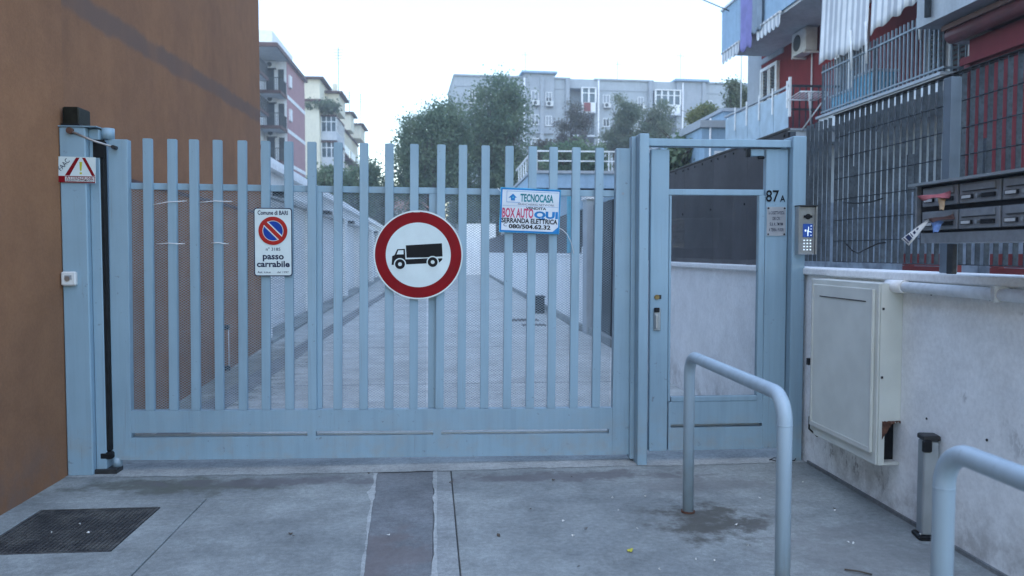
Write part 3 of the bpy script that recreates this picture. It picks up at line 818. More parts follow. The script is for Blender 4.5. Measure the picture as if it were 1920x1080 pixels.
# cloth hung over the upper parapet
def cloth(name, label, cat, mat, y0, y1, zt, zb, x, amp, nf, zb2=None, zt_x=0):
    n, m = 48, 16; vs_ = []; fs = []
    for j in range(m + 1):
        t = j / m
        for i in range(n + 1):
            u = i / n; y = y0 + (y1 - y0) * u
            bot = zb + ((zb2 - zb) * u if zb2 is not None else 0) + .03 * math.sin(u * 23 + 1) * t
            z_ = zt + (bot - zt) * t
            xx = x + zt_x * (1 - t) + amp * math.sin(u * nf * 2 * math.pi + .6 * math.sin(t * 3)) * (.3 + .7 * t)
            vs_.append((xx, y, z_))
    for j in range(m):
        for i in range(n):
            k = j * (n + 1) + i; fs.append((k, k + 1, k + n + 2, k + n + 1))
    bld = B().add(vs_, fs, True)
    o = lnk(name, bld.mesh(name, mat))
    so_ = o.modifiers.new('thickness', 'SOLIDIFY'); so_.thickness = .006
    return tag(o, label, cat)
cloth('hanging_cloth', 'violet cloth hanging from the upper balcony', 'cloth', 'cloth_violet', 19.65, 20.45, ZU + 1.1, ZU - .55, XB - .14, .03, 2)
cloth('hanging_cloth', 'slate grey cloth hanging beside the violet one on the upper balcony', 'cloth', 'cloth_slate', 19.0, 19.62, ZU + 1.1, ZU - .30, XB - .15, .03, 2)
cloth('striped_awning', 'white and grey striped awning over the near balcony, the left one', 'awning', 'awning_stripe', 14.25, 16.15, ZU + .9, ZR - .02, XB - .05, .012, 7, ZR + .10, .1)
cloth('striped_awning', 'white and grey striped awning over the near balcony, the right one', 'awning', 'awning_stripe', 12.5, 14.15, ZU + .9, ZR + .32, XB - .05, .013, 5.3, ZR + .16, .1)
for k, y_ in enumerate((14.75, 14.2, 12.55)):
    B().tube([(XB - .10, y_, ZR + .40), (XB - .06, y_, ZR - .36)], .022, 8).build('awning_arm', 'white_metal', rb)
ac_ = thing('wall_air_conditioner', 'pale air conditioner fixed to the red wall under the upper balcony', 'air conditioner', (XF, 18.9, ZS + 1.9))
xq = XF - .36; yq = PX(1497, 80, xq).y; zq = PX(1497, 101, xq).z; hq_ = PX(1497, 58, xq).z - zq
B().box(XF - .36, XF - .06, yq - .40, yq + .40, zq, zq + hq_).build('casing', 'ac_white', ac_, .02)
fbk = B().disc((0, 0), .20, -.012, -.002, 28); fbk.v = [(XF - .36 + p[1], yq + .08 + p[0], zq + hq_ / 2 + p[2]) for p in fbk.v]; fbk.build('fan_grille', 'shutter_dark', ac_)
for dq in (-.34, .34): B().box(XF - .38, XF - .005, yq + dq - .02, yq + dq + .02, zq - .05, zq - .005).build('bracket', 'white_metal', ac_)
B().tube([(XF - .05, yq - .1, zq), (XF - .05, yq - .1, ZS)], .02, 8).build('drain_pipe', 'white_metal', ac_)
# drying rack at the end of the far balcony
dr = thing('drying_rack', 'white folding clothes rack leaning on the far balcony end', 'rack', (XB + .3, yB2b - .4, ZS + .1))
x0, x1 = XB - .05, XB + .62; y0, y1 = yB2b - .75, yB2b - .1; z0 = ZS + .72
for i in range(9):
    x_ = x0 + (x1 - x0) * i / 8; B().tube([(x_, y0, z0), (x_, y1, z0 - .06)], .009, 6).build('wire', 'white_metal', dr)
B().tube([(x0, y0, z0), (x1, y0, z0)], .016, 6).tube([(x0, y1, z0 - .06), (x1, y1, z0 - .06)], .016, 6).build('frame', 'white_metal', dr)
B().tube([(x1, y0, z0), (x0 + .35, y1, ZS - .02)], .016, 6).build('leg', 'white_metal', dr)
B().tube([(x0 + .2, y0, z0), (x1 - .1, y1, ZS - .02)], .016, 6).build('leg', 'white_metal', dr)
# things stored on the near balcony
for k, (y_, w, h, lab) in enumerate(((15.7, .9, .42, 'low pale blue plastic basket behind the near balcony railing'), (14.9, .7, .62, 'tall pale blue plastic crate behind the near balcony railing'))):
    t = thing('storage_box', lab, 'box', (XB + .5, y_, ZS + .03))
    B().box(XB + .25, XB + .75, y_ - w / 2, y_ + w / 2, ZS + .032, ZS + h).build('body', 'ink_cyan', t, .03)
    B().box(XB + .22, XB + .78, y_ - w / 2 - .03, y_ + w / 2 + .03, ZS + h + .002, ZS + h + .04).build('lid', 'frosted_panel', t)
# near red wing with gutter cornice
XW, YW = 8.0, 11.68
zc = PX(1853, 40, XW).z
rwg = thing('red_wing', 'dark red rendered wing with moulded cornice at the right edge', 'building', (9, 9, 0))
B().box(XW, 14, 4, YW, -.05, zc - .55).build('wall', 'wing_red', rwg)
B().box(XW - .10, 14, 4, YW + .08, zc - .548, zc - .44).build('moulding', 'wing_red', rwg)
B().box(XW, 14, 4, YW, zc - .438, zc - .16).build('frieze', 'wing_red', rwg)
b = B().tube([(XW - .16, 4, zc - .06), (XW - .16, YW + .2, zc - .06)], .12, 12)
b.build('gutter', 'wing_red_metal', rwg)
B().box(XW - .30, 14, 4, YW + .25, zc + .02, zc + .10).build('eave', 'brown_trim', rwg)
B().box(XW - .55, 14, 4, YW + .5, zc + .13, zc + 1.6).build('upper_slab', 'house_grey', rwg)
B().tube([(XW - .06, YW - .06, 0), (XW - .06, YW - .06, zc - .56)], .05, 10).build('downpipe', 'wing_red_metal', rwg)
B().tube([(XW - .62, YW + .1, zc + .2), (XW - .62, YW + .1, zc + 1.6)], .05, 8).build('overflow_pipe', 'galvanised', rwg)
qa, qb = PY(1847, 86, YW - .1), PY(1860, 67, YW - .1)
B().box(qa.x, qb.x, YW - .1, YW + .02, qa.z, qb.z).build('junction_box', 'card_white', rwg, .01)
qa, qb = PY(1801, 76, YW + .1), PY(1842, 38, YW + .1)
B().box(qa.x, XF, YW + .1, YW + .32, qa.z, qb.z).build('beam', 'slab_white', rwg)

# low red boarded screens just beyond the boundary wall
def red_screen(px0, px1, X_, label, n=8):
    a, c_ = PX(px0, 490, X_).y, PX(px1, 490, X_).y
    t = thing('boarded_screen', label, 'screen', (X_, (a + c_) / 2, 0))
    for k in range(n):
        z1 = 1.36 - k * .085; B().box(X_, X_ + .03, min(a, c_), max(a, c_), z1 - .08, z1).build('board', 'red_metal', t)
    for y_ in (a, c_): B().box(X_ + .032, X_ + .07, y_ - .03, y_ + .03, 0, 1.36).build('post', 'red_metal', t)
red_screen(1511, 1546, 4.2, 'low dark red boarded screen just right of the gate post')
red_screen(1634, 1652, 3.9, 'narrow dark red boarded screen behind the fence')
red_screen(1692, 1778, 3.2, 'wide dark red boarded screen left of the mailbox support')
red_screen(1856, 1990, 3.3, 'dark red boarded screen below the right end of the mailboxes')
# white metal yard gate seen under the mailboxes
t = thing('yard_gate', 'small white barred gate seen under the mailboxes behind the fence', 'gate', (5.6, 8, 0))
ya, yc = PX(1812, 490, 5.6).y, PX(1856, 490, 5.6).y
for k in range(4):
    y_ = yc + (ya - yc) * k / 3; B().box(5.6, 5.64, y_ - .02, y_ + .02, 0, 1.9).build('bar', 'white_metal', t)
for z_ in (.9, 1.2, 1.85): B().box(5.59, 5.65, yc - .03, ya + .03, z_, z_ + .05).build('rail', 'white_metal', t)
# yard behind the wall: grey sheds and dark shade net
ys = thing('yard_shade_net', 'dark shade net stretched on posts behind the steel fence', 'screen', (3.4, 6, 0))
for k in range(5):
    B().box(3.70, 3.712, 4.35 + k * .9, 5.24 + k * .9, .3, 1.78 + .07 * (k % 2)).build('net', 'net_grey', ys)
for k in range(6):
    B().box(3.714, 3.76, 4.32 + k * .9, 4.37 + k * .9, 0, 2.16).build('post', 'galvanised', ys)

# ================================================================== STEEL GRATING FENCE ON THE WALL
XFc = XR + .13
ZF0, ZF1 = 1.27, 2.235
gf = thing('grating_fence', 'galvanised flat bar grating fence on top of the right boundary wall', 'fence', (XFc, 3.4, ZF0))
me = B().box(-.0125, .0125, -.0016, .0016, .04, ZF1 - ZF0).mesh('bar', 'galvanised')
n = 0; y_ = 4.86
while y_ > 1.2:
    o = lnk('bar', me, gf); o.matrix_parent_inverse = Matrix.Identity(4); o.location = (0, y_ - 3.4, 0); y_ -= .062
for k in range(8):
    z_ = ZF0 + .04 + k * (ZF1 - ZF0 - .05) / 7
    B().tube([(XFc - .004, 1.2, z_), (XFc - .004, 4.87, z_)], .0028, 6).build('rod', 'galvanised', gf)
B().box(XFc - .016, XFc + .016, 1.2, 4.88, ZF1 + .001, ZF1 + .005).build('top_strip', 'dark_metal', gf)
py_ = PX(1782, 300, XFc - .05).y
for y_ in (py_, py_ - 1.9):
    B().box(XFc - .075, XFc - .02, y_ - .03, y_ + .03, ZF0, ZF1 - .03).build('post', 'post_metal', gf, .004)
# screened stretch behind the gate
sf = thing('screened_fence', 'fence covered with dark bolted shade sheets on the wall behind the pedestrian gate', 'fence', (XFc, 8, ZF0))
ysp = [5.32, 6.05, 6.85, 7.7, 8.55, 9.5, 10.6]
for a, c_ in zip(ysp[:-1], ysp[1:]):
    sh = B().box(XR - .02 + .03, XR + .035 - .02, a, c_ - .003, 1.272, 2.21).build('sheet', 'shade_sheet', sf)
    for z_, ys_ in ((1.75, (a + .05,)), (2.18, (a + .05, a + .3, (a + c_) / 2 + .1, c_ - .12))):
        for y_ in ys_:
            q = B().disc((0, 0), .009, -.006, 0, 8); q.v = [(XR + .0095 + p[1], y_ + p[0], z_ + p[2]) for p in q.v]
            q.build('bolt', 'black_plastic', sh)
    B().box(XR + .02, XR + .06, a - .02, a + .02, 1.27, 2.2).build('post', 'galvanised', sf)
B().box(XR + .004, XR + .03, 5.32, 10.6, 2.212, 2.226).build('top_strip', 'dark_metal', sf)
me = B().box(-.0125, .0125, -.0016, .0016, .04, ZF1 - ZF0).mesh('bar', 'galvanised')
for k in range(6):
    o = lnk('bar', me, sf); o.matrix_parent_inverse = Matrix.Identity(4); o.location = (0, 4.95 + k * .062 - 8, 0)
ff = thing('far_screened_fence', 'dark grey screened fence on the far boundary wall down the drive', 'fence', (XR + .1, 30, 1.3))
for k in range(14):
    a = 13.5 + k * 2.46
    B().box(XR + .10, XR + .12, a, a + 2.4, 1.35, 2.15).build('sheet', 'shade_sheet', ff)
    B().box(XR + .125, XR + .165, a - .03, a + .03, 1.35, 2.2).build('post', 'galvanised', ff)
tp = B().box(XR + .03, XR + .045, 14.2, 15.6, 1.36, 2.5).build('tarpaulin', 'tarp_turquoise')
tag(tp, 'turquoise tarpaulin hung on the fence down the drive', 'tarpaulin')
# loose cables caught in the fence
def cable(label, pts, r=.004, mat='black_plastic', name='cable'):
    tag(B().tube(pts, r, 6).build(name, mat), label, name)
cable('short black cable poking out of the grating fence', [PX(px, py, XFc - .05) for px, py in ((1582, 380), (1610, 381), (1636, 378), (1655, 372))])
cable('drooping black cable low on the grating fence', [PX(px, py, XFc - .05) for px, py in ((1586, 457), (1598, 470), (1609, 475), (1628, 465), (1648, 456), (1660, 455))])
cable('overhead wire running from the upper balcony into the sky', [PX(1371, 22, XB), Vector((6.2, 21.5, 8.6)), Vector((4.2, 21, 10.4)), Vector((0, 20, 14))], .014)

# ================================================================== MAILBOXES
XM = 2.06
pt, pl_ = PX(1717, 351, XM), PX(1727, 440, XM)
y_far = pt.y; zt = PX(1717, 351, XM).z; zb = PX(1727, 437, XM).z; zbb = PX(1727, 456, XM).z
colsY = [PX(px, 400, XM).y for px in (1727.5, 1796.5, 1880.5)]
wbox = colsY[0] - colsY[1] - .012
mbk = thing('mailbox_bank', 'bank of steel mailboxes with dark frame mounted on the right fence', 'mailboxes', (XM, y_far - .5, zb))
nb = 5
y_near = colsY[0] - nb * (wbox + .012) - .01
b = B().box(XM, XM + .30, y_far - .012, y_far, zb, zt).box(XM, XM + .30, y_near - .012, y_near, zb, zt)
b.box(XM + .285, XM + .30, y_near, y_far - .012, zb, zt)
b.build('case', 'mailbox_steel', mbk)
B().box(XM - .03, XM + .31, y_near - .03, y_far + .012, zt + .001, zt + .012).build('hood', 'aluminium', mbk)
B().box(XM + .02, XM + .284, y_near, y_far - .013, zb + .001, zt - .001).build('inner_frame', 'mailbox_case', mbk)
B().box(XM + .01, XM + .30, y_near - .012, y_far - .03, zbb, zb - .001).build('base_tray', 'mailbox_steel', mbk)
yp_ = PX(1790, 480, XR + .03).y
B().box(XR + .006, XR + .026, yp_ - .022, yp_ + .022, 1.2685, zbb - .001).build('support_post', 'dark_metal', mbk)
hh = (zt - zb) / 2
def mbox(yc_far, z0):
    """one door seen from the alley: flap, lens card, lock, dark name strip"""
    a, c_ = yc_far - wbox, yc_far
    z1 = z0 + hh - .022
    d = B().box(XM + .004, XM + .018, a, c_, z0, z1).build('door', 'mailbox_steel', mbk, .002, 1)
    w = wbox; hgt = z1 - z0
    B().box(XM - .002, XM + .0035, a + .10 * w, c_ - .10 * w, z0 + .60 * hgt, z0 + .93 * hgt).build('flap', 'mailbox_steel', d, .0015, 1)
    B().box(XM - .001, XM + .0036, a + .10 * w, c_ - .10 * w, z0 + .565 * hgt, z0 + .595 * hgt).build('slot', 'mailbox_case', d)  # dark line drawn in as the shadow gap under the flap
    B().box(XM - .004, XM + .003, c_ - .36 * w, c_ - .08 * w, z0 + .20 * hgt, z0 + .42 * hgt).build('card_frame', 'mailbox_case', d)
    B().box(XM - .0055, XM - .0045, c_ - .335 * w, c_ - .105 * w, z0 + .235 * hgt, z0 + .385 * hgt).build('name_card', 'card_white', d)
    B().box(XM - .003, XM + .003, a + .10 * w, a + .42 * w, z0 + .20 * hgt, z0 + .42 * hgt).build('name_strip', 'mailbox_case', d)
    q = B().disc((0, 0), .008, -.008, .003, 14); q.v = [(XM + p[1], a + .5 * w + p[0], z0 + .31 * hgt + p[2]) for p in q.v]
    q.build('lock', 'stainless', d)
    return d
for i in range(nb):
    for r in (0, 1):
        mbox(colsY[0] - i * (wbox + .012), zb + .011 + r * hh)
# leaflets sticking out of the first column
def sheet3(name, label, mat, pts, curl=.01):
    """a curved paper from 4 corner points"""
    A, Bq, C_, D = [Vector(p) for p in pts]; n = 8; vs_ = []; fs = []
    nn = (Bq - A).cross(D - A).normalized()
    for j in range(n + 1):
        for i in range(n + 1):
            u, v = i / n, j / n
            p = (A * (1 - u) + Bq * u) * (1 - v) + (D * (1 - u) + C_ * u) * v
            vs_.append(p + nn * curl * (math.sin(u * math.pi) + .6 * math.sin(v * 5 + u * 2)))
    for j in range(n):
        for i in range(n):
            k = j * (n + 1) + i; fs.append((k, k + 1, k + n + 2, k + n + 1))
    o = lnk(name, B().add(vs_, fs, True).mesh(name, mat)); m = o.modifiers.new('thickness', 'SOLIDIFY'); m.thickness = .0015
    return tag(o, label, 'leaflet') if label else o
def MP(px, py, dx): return PX(px, py, XM - dx)
sheet3('leaflet', 'pink and red leaflet sticking out of the upper left mailbox', 'paper_red', [MP(1783, 357, 0), MP(1778, 370, .03), MP(1735, 374, .07), MP(1720, 370, .10)], .010)
sheet3('leaflet', 'cream folded leaflet hanging below the red one in the upper left mailbox', 'paper_cream', [MP(1775, 371, .01), MP(1758, 372, .03), MP(1762, 395, .05), MP(1769, 393, .05)], .006)
nl = sheet3('leaflet', 'long white printed leaflet drooping out of the lower left mailbox', 'paper', [MP(1743, 409, .02), MP(1741, 416, .02), MP(1704, 461, .10), MP(1690, 448, .10)], .004)
for (f0, f1, a0, a1) in ((.72, .86, .15, .85), (.52, .60, .30, .70), (.66, .69, .15, .80), (.38, .46, .25, .55), (.90, .93, .1, .9)):
    e0, e1 = Vector(MP(1743, 409, .025)), Vector(MP(1690, 448, .105)); g0_, g1_ = Vector(MP(1741, 416, .025)), Vector(MP(1704, 461, .105))
    sh_ = Vector((-.007, -.003, 0))
    A, D, A2, D2 = e0.lerp(e1, f0), g0_.lerp(g1_, f0), e0.lerp(e1, f1), g0_.lerp(g1_, f1)
    B().add([A.lerp(D, a0) + sh_, A.lerp(D, a1) + sh_, A2.lerp(D2, a1) + sh_, A2.lerp(D2, a0) + sh_], [(0, 1, 2, 3)]).build('print_block', 'sign_navy', nl)
sheet3('leaflet', 'dark magazine wedged in the lower left mailbox slot', 'brown_trim', [MP(1787, 401, 0), MP(1788, 410, .01), MP(1748, 417, .05), MP(1741, 411, .05)], .008)
sheet3('leaflet', 'blue and white flyer hanging from the lower left mailbox', 'paper_blue', [MP(1770, 416, .01), MP(1746, 416, .03), MP(1750, 438, .05), MP(1758, 434, .05)], .006)

# ================================================================== METER CABINET, PIPE
XC = XR - .13
def CY(px): return PX(px, 700, XC).y
cy0, cy1 = CY(1645), CY(1519)
cz1 = PX(1640, 531, XC).z; cz0 = PX(1640, 872, XC).z
mc = thing('meter_cabinet', 'beige metal utility cabinet with worn door on the right wall', 'cabinet', (XC, (cy0 + cy1) / 2, cz0))
# body with an open broken corner at the lower near end
b = B()
b.box(XC + .012, XR - .001, cy0, cy0 + .012, cz0 + .22, cz1)          # near side, upper
b.box(XC + .012, XC + .045, cy0, cy0 + .012, cz0, cz0 + .22)
b.box(XC + .012, XR - .001, cy1 - .012, cy1, cz0, cz1)
b.box(XC + .012, XR - .001, cy0 + .012, cy1 - .012, cz1 - .012, cz1)
b.box(XC + .012, XR - .001, cy0 + .25, cy1 - .012, cz0, cz0 + .012)
b.build('body', 'beige_metal', mc)
B().box(XC, XC + .011, cy0, cy1, cz0, cz1).build('front_frame', 'beige_metal', mc, .003, 1)
dr_ = B().box(XC - .014, XC - .001, cy0 + .03, cy1 - .04, cz0 + .06, cz1 - .03).build('door', 'beige_metal', mc, .004)
B().box(XC - .018, XC - .0145, cy0 + .10, cy1 - .14, cz1 - .10, cz1 - .095).build('vent_slot', 'dark_metal', dr_)
t_ = .012
zm0, zm1 = cz0 + .13, cz1 - .16
for (a, c_, d_, e) in ((cy0 + .03, cy0 + .045, cz0 + .06, cz1 - .03), (cy1 - .055, cy1 - .04, cz0 + .06, cz1 - .03)):
    B().box(XC - .019, XC - .0142, a, c_, d_, e).build('door_lip', 'beige_metal_dark', dr_)
B().box(XC - .019, XC - .0142, cy0 + .046, cy1 - .056, cz0 + .06, cz0 + .085).build('door_lip', 'beige_metal_dark', dr_)
zl = PX(1517, 676, XC).z
B().box(XC - .03, XC - .0005, cy1 - .035, cy1 - .010, zl - .02, zl + .02).build('latch', 'black_plastic', mc)
# rusty torn edge over the hole
b = B(); r_ = random.Random(4); n_ = 14; up_ = []; lo_ = []
for k in range(n_ + 1):
    t2_ = k / n_; xx = XC + .030 + (XR - .003 - XC - .030) * t2_
    up_.append((xx, cy0 - .003, cz0 + .228 + .004 * r_.random())); lo_.append((xx, cy0 - .003 - .006 * r_.random(), cz0 + .13 + .085 * math.sin(min(1, t2_ * 1.25) * 1.6) + .016 * r_.random()))
b.add(up_ + lo_, [(k, k + 1, n_ + 2 + k, n_ + 1 + k) for k in range(n_)])
o = lnk('torn_edge', b.mesh('torn_edge', 'rust'), mc); m_ = o.modifiers.new('thickness', 'SOLIDIFY'); m_.thickness = .003
B().box(XC + .047, XR - .002, cy0 + .06, cy0 + .10, cz0 + .014, cz0 + .226).build('cavity', 'black_rubber', mc)  # black back plane painting in the dark inside of the hole
B().box(XC + .047, XR - .002, cy0 + .001, cy0 + .059, cz0 + .0, cz0 + .013).build('cavity_floor', 'beige_metal_dark', mc)
B().tube([(XC + .05, cy1 - .03, cz0 + .12), (XC - .01, cy1 - .02, cz0 + .10), (XC - .015, cy1 - .03, cz0 + .03), (XC + .02, cy1 - .07, cz0 - .01)], .006, 6).build('stray_wire', 'black_plastic', mc)
for px, py in ((1653, 580), (1649, 709)):
    q = PX(px, py, XC); B().box(q.x + .02, q.x + .03, cy0 - .004, cy0 - .0002, q.z - .006, q.z + .006).build('screw', 'dark_metal', mc)
zp = PX(1680, 537, XR - .05).z
pp = thing('wall_conduit', 'white plastic conduit pipe running along the wall under the coping', 'pipe', (XR - .05, 3.5, zp))
B().tube([(XR - .045, cy0 + .05, zp), (XR - .045, -1.4, zp - .01)], .027, 14).build('pipe', 'garage_white', pp)
B().tube([(XR - .045, cy0 + .06, zp), (XR - .045, cy0 - .09, zp)], .033, 14).build('coupling', 'garage_white', pp)
for y_ in (3.1, 2.4, 1.7):
    B().box(XR - .078, XR, y_ - .012, y_ + .012, zp - .033, zp + .033).build('clip', 'card_white', pp)
# small dark fixings left in the wall
for k, (px, py, lab) in enumerate(((1738, 785, 'dark plug hole in the white wall above the sensor post'), (1851, 825, 'dark plug hole in the white wall above the near hoop rail'), (1858, 562, 'dark screw under the wall conduit near the right edge'), (1747, 552, 'dark screw under the wall conduit beside the cabinet'))):
    q = PX(px, py, XR); qq = B().disc((0, 0), .006, -.003, .0, 10); qq.v = [(XR + p[1] - .0005, q.y + p[0], q.z + p[2]) for p in qq.v]
    tag(qq.build('wall_plug', 'black_plastic'), lab, 'plug')

# ================================================================== SENSOR POST AND HOOP RAILS
q = PZ(1737, 1008)
sp_ = thing('sensor_post', 'slim aluminium photocell post with black cap and base by the white wall', 'post', (q.x, q.y, 0), (0, 0, R(-12)), local=True)
B().cbox(-.036, .036, -.036, .036, .022, .475, .006).build('column', 'aluminium', sp_)
B().box(-.026, .026, -.0375, -.0362, .05, .42).build('cover_strip', 'aluminium', sp_)
B().cbox(-.040, .040, -.040, .040, .4755, .502, .005).build('cap', 'dark_metal', sp_)
B().cbox(-.046, -.004, -.058, -.0376, .425, .482, .005).build('sensor_window', 'black_plastic', sp_)
B().cbox(-.052, .052, -.052, .052, .0, .0215, .005).build('base', 'black_plastic', sp_)
for sx in (-.044, .044): B().tube([(sx, -.044, .029), (sx, -.044, .036)], .007, 8).build('bolt', 'stainless', sp_)

def hoop(x, ya, yb_, label, h=.860, r=.0285):
    t = thing('hoop_rail', label, 'hoop rail', (x, (ya + yb_) / 2, 0), group='tubular hoop rails in front of the gate')
    rr = .10; pts = [(x, ya, 0), (x, ya, h - r - rr)]
    for k in range(1, 9):
        a = k / 8 * math.pi / 2; pts.append((x, ya - rr + rr * math.cos(a), h - r - rr + rr * math.sin(a)))
    for k in range(0, 9):
        a = k / 8 * math.pi / 2; pts.append((x, yb_ + rr - rr * math.sin(a), h - r - rr + rr * math.cos(a)))
    pts.append((x, yb_, 0))
    B().tube(pts, r, 24).build('tube', 'rail_paint', t)
    for y_ in (ya, yb_):
        B().tube([(x, y_, -.001), (x, y_, .008)], .037, 20).build('foot_collar', 'rust', t)
        B().tube([(x, y_, h - r - rr - .012), (x, y_, h - r - rr - .008)], r + .0008, 24).build('weld_seam', 'rail_paint', t)
    return t
q = PZ(1290, 960)
hoop(q.x + .0, q.y, q.y - 1.175, 'pale blue tubular hoop rail standing in front of the pedestrian gate')
q2 = PX(1785, 872, 1.27)
xh = PY(1781, 1000, 2.02).x
hoop(xh, 2.05, .80, 'pale blue tubular hoop rail cut off by the right edge of the picture')

# ================================================================== IRON COVER, LITTER
ic = thing('iron_cover', 'square cast iron drain cover with waffle pattern set in the concrete', 'drain cover', ((gx0 + gx1) / 2, (gy0 + gy1) / 2, 0))
B().box(gx0, gx1 - .0, gy0, gy1 - .0, -.0253, -.007).build('plate', 'cast_iron', ic)
b = B(); nx = 26
for i in range(nx):
    for j in range(nx):
        cx = gx0 + .02 + (gx1 - gx0 - .04) * (i + .5) / nx; cyy = gy0 + .02 + (gy1 - gy0 - .04) * (j + .5) / nx
        b.box(cx - .0078, cx + .0078, cyy - .0078, cyy + .0078, -.0069, -.0015)
st = b.build('waffle_studs', 'cast_iron', ic); st['kind'] = 'stuff'
B().box(gx0, gx1, gy1 - .012, gy1, -.0068, .0).box(gx0, gx1, gy0, gy0 + .012, -.0068, .0).box(gx0, gx0 + .012, gy0 + .0121, gy1 - .0121, -.0068, .0).box(gx1 - .012, gx1, gy0 + .0121, gy1 - .0121, -.0068, .0).build('rim', 'cast_iron', ic)

def scrap(px, py, mat, sz, name, label, cat, group=None, seed=0):
    r = random.Random(seed + int(px)); q = PZ(px, py, .003); n = 7; vs_ = [(q.x, q.y, .010)]
    for k in range(n):
        a = 2 * math.pi * k / n + r.random() * .5; rr = sz * (.45 + .6 * r.random())
        vs_.append((q.x + rr * math.cos(a), q.y + rr * math.sin(a) * .8, .0035 + .012 * r.random()))
    fs = [(0, 1 + k, 1 + (k + 1) % n) for k in range(n)]
    o = lnk(name, B().add(vs_, fs).mesh(name, mat)); m = o.modifiers.new('thickness', 'SOLIDIFY'); m.thickness = .001
    return tag(o, label, cat, group)
scrap(1183, 1033, 'dry_leaf', .022, 'fallen_leaf', 'small yellow leaf lying on the concrete', 'leaf')
for k, (px, py) in enumerate(((1056, 978), (1195, 992), (1160, 958), (728, 1005), (1305, 1050), (1402, 1024), (1425, 935), (1210, 932), (1237, 1070), (1380, 985), (1505, 905), (1565, 958), (1590, 1018), (1600, 1020), (1340, 1052), (1075, 1006), (1148, 935), (150, 985), (165, 1000), (97, 1000))):
    scrap(px, py, 'paper', .006 if k % 3 else .010, 'paper_scrap', 'tiny white scrap of paper on the concrete', 'litter', 'tiny paper scraps on the concrete', 3)
for k, (px, py) in enumerate(((692, 889), (1072, 895), (1038, 901), (995, 956), (545, 1002), (550, 1006), (846, 905), (1565, 955), (935, 1005), (1085, 1064), (1098, 992))):
    scrap(px, py, 'bark', .008 if k % 2 else .013, 'dirt_crumb', 'tiny dark crumb of dirt on the concrete', 'litter', 'dark crumbs on the concrete', 5)
q = PZ(1607, 1075); tag(B().tube([(q.x - .04, q.y + .03, .006), (q.x, q.y, .010), (q.x + .05, q.y - .03, .006)], .004, 6).build('twig', 'bark'), 'dark twig on the concrete near the lower right corner', 'twig')
q = PZ(1446, 851)
cable('thin looped wire lying at the foot of the pedestrian gate', [(q.x + .09 * math.cos(a) * 1.0, 4.97 + .035 * math.sin(a), .006 + .008 * (k % 2)) for k, a in enumerate([i * .7 for i in range(9)])] + [(q.x + .13, 5.0, .05)], .003, name='wire')

# ================================================================== GATE POSTS
# left pillar against the terracotta wall
lp = thing('gate_pillar', 'pale blue steel pillar at the left end of the gate', 'pillar', (-2.26, 5.05, 0))
zpt = PY(150, 238, 4.98).z
xa, xb_ = PY(114, 400, 4.98).x, PY(163, 400, 4.98).x
B().cbox(xa, xb_, 4.98, 5.20, 0, zpt, .006).build('post', 'gate_paint', lp)
B().cbox(xb_ + .001, xb_ + .062, 5.025, 5.20, 0, zpt - .004, .005).build('return', 'gate_paint', lp)
B().box(xa + .0, xb_ + .07, 4.97, 5.21, zpt + .001, zpt + .006).build('cap', 'gate_paint', lp)
hq = PY(197, 246, 5.04)
B().tube([(hq.x, 5.08, hq.z - .045), (hq.x, 5.08, hq.z + .022)], .038, 18).build('hinge_barrel', 'gate_paint', lp)
B().box(xb_ + .02, hq.x, 5.06, 5.10, hq.z - .02, hq.z + .012).build('hinge_arm', 'gate_paint', lp)
B().box(xb_ + .0, xb_ + .13, 5.0, 5.1, .0, .03).build('floor_hinge_plate', 'dark_metal', lp)
B().tube([(xb_ + .105, 5.08, .03), (xb_ + .105, 5.08, .085)], .028, 14).build('floor_hinge', 'gate_paint', lp)
# black rubber safety edge
se = thing('rubber_safety_edge', 'tall black rubber edge strip between the left pillar and the gate', 'safety edge', (-2.1, 5.05, 0))
s0, s1 = PY(181, 500, 5.03), PY(203, 500, 5.03)
zt_, zb_ = PY(190, 262, 5.03).z, PY(190, 848, 5.03).z
B().cbox(s0.x, s1.x - .006, 5.03, 5.07, zb_, zt_, .012).build('strip', 'black_rubber', se)
B().cbox(s0.x - .006, s1.x + .0, 5.022, 5.075, zb_ - .045, zb_ - .001, .008).build('end_cap', 'black_rubber', se)
B().cbox(s0.x - .002, s1.x - .004, 5.020, 5.029, zt_ - .11, zt_ + .0, .003).build('top_cover', 'black_rubber', se)
# dark lamp box on top of the pillar
ql = PY(117, 236, 5.0); qr = PY(147, 200, 5.0)
fb_ = thing('warning_lamp', 'dark smoked flashing lamp box on top of the left pillar', 'lamp', (ql.x + .05, 5.08, zpt))
B().cbox(ql.x, qr.x, 5.0, 5.16, zpt + .0075, qr.z, .006).build('cover', 'smoked_cover', fb_)
B().box(ql.x - .006, qr.x + .006, 4.994, 5.166, zpt + .0062, zpt + .022).build('base', 'black_plastic', fb_)
# key switch
qk = PY(133, 522, 4.98)
ks = thing('key_switch', 'small grey key switch box on the left pillar', 'switch', (qk.x, 4.97, qk.z))
B().cbox(qk.x - .045, qk.x + .042, 4.945, 4.9795, qk.z - .044, qk.z + .042, .008).build('box', 'ac_white', ks)
B().disc((qk.x - .004, qk.z), .016, 4.940, 4.946, 18).build('lock', 'stainless', ks)
B().box(qk.x - .02, qk.x + .02, 4.942, 4.9449, qk.z - .006, qk.z + .020).build('cover_plate', 'shutter_grey', ks)
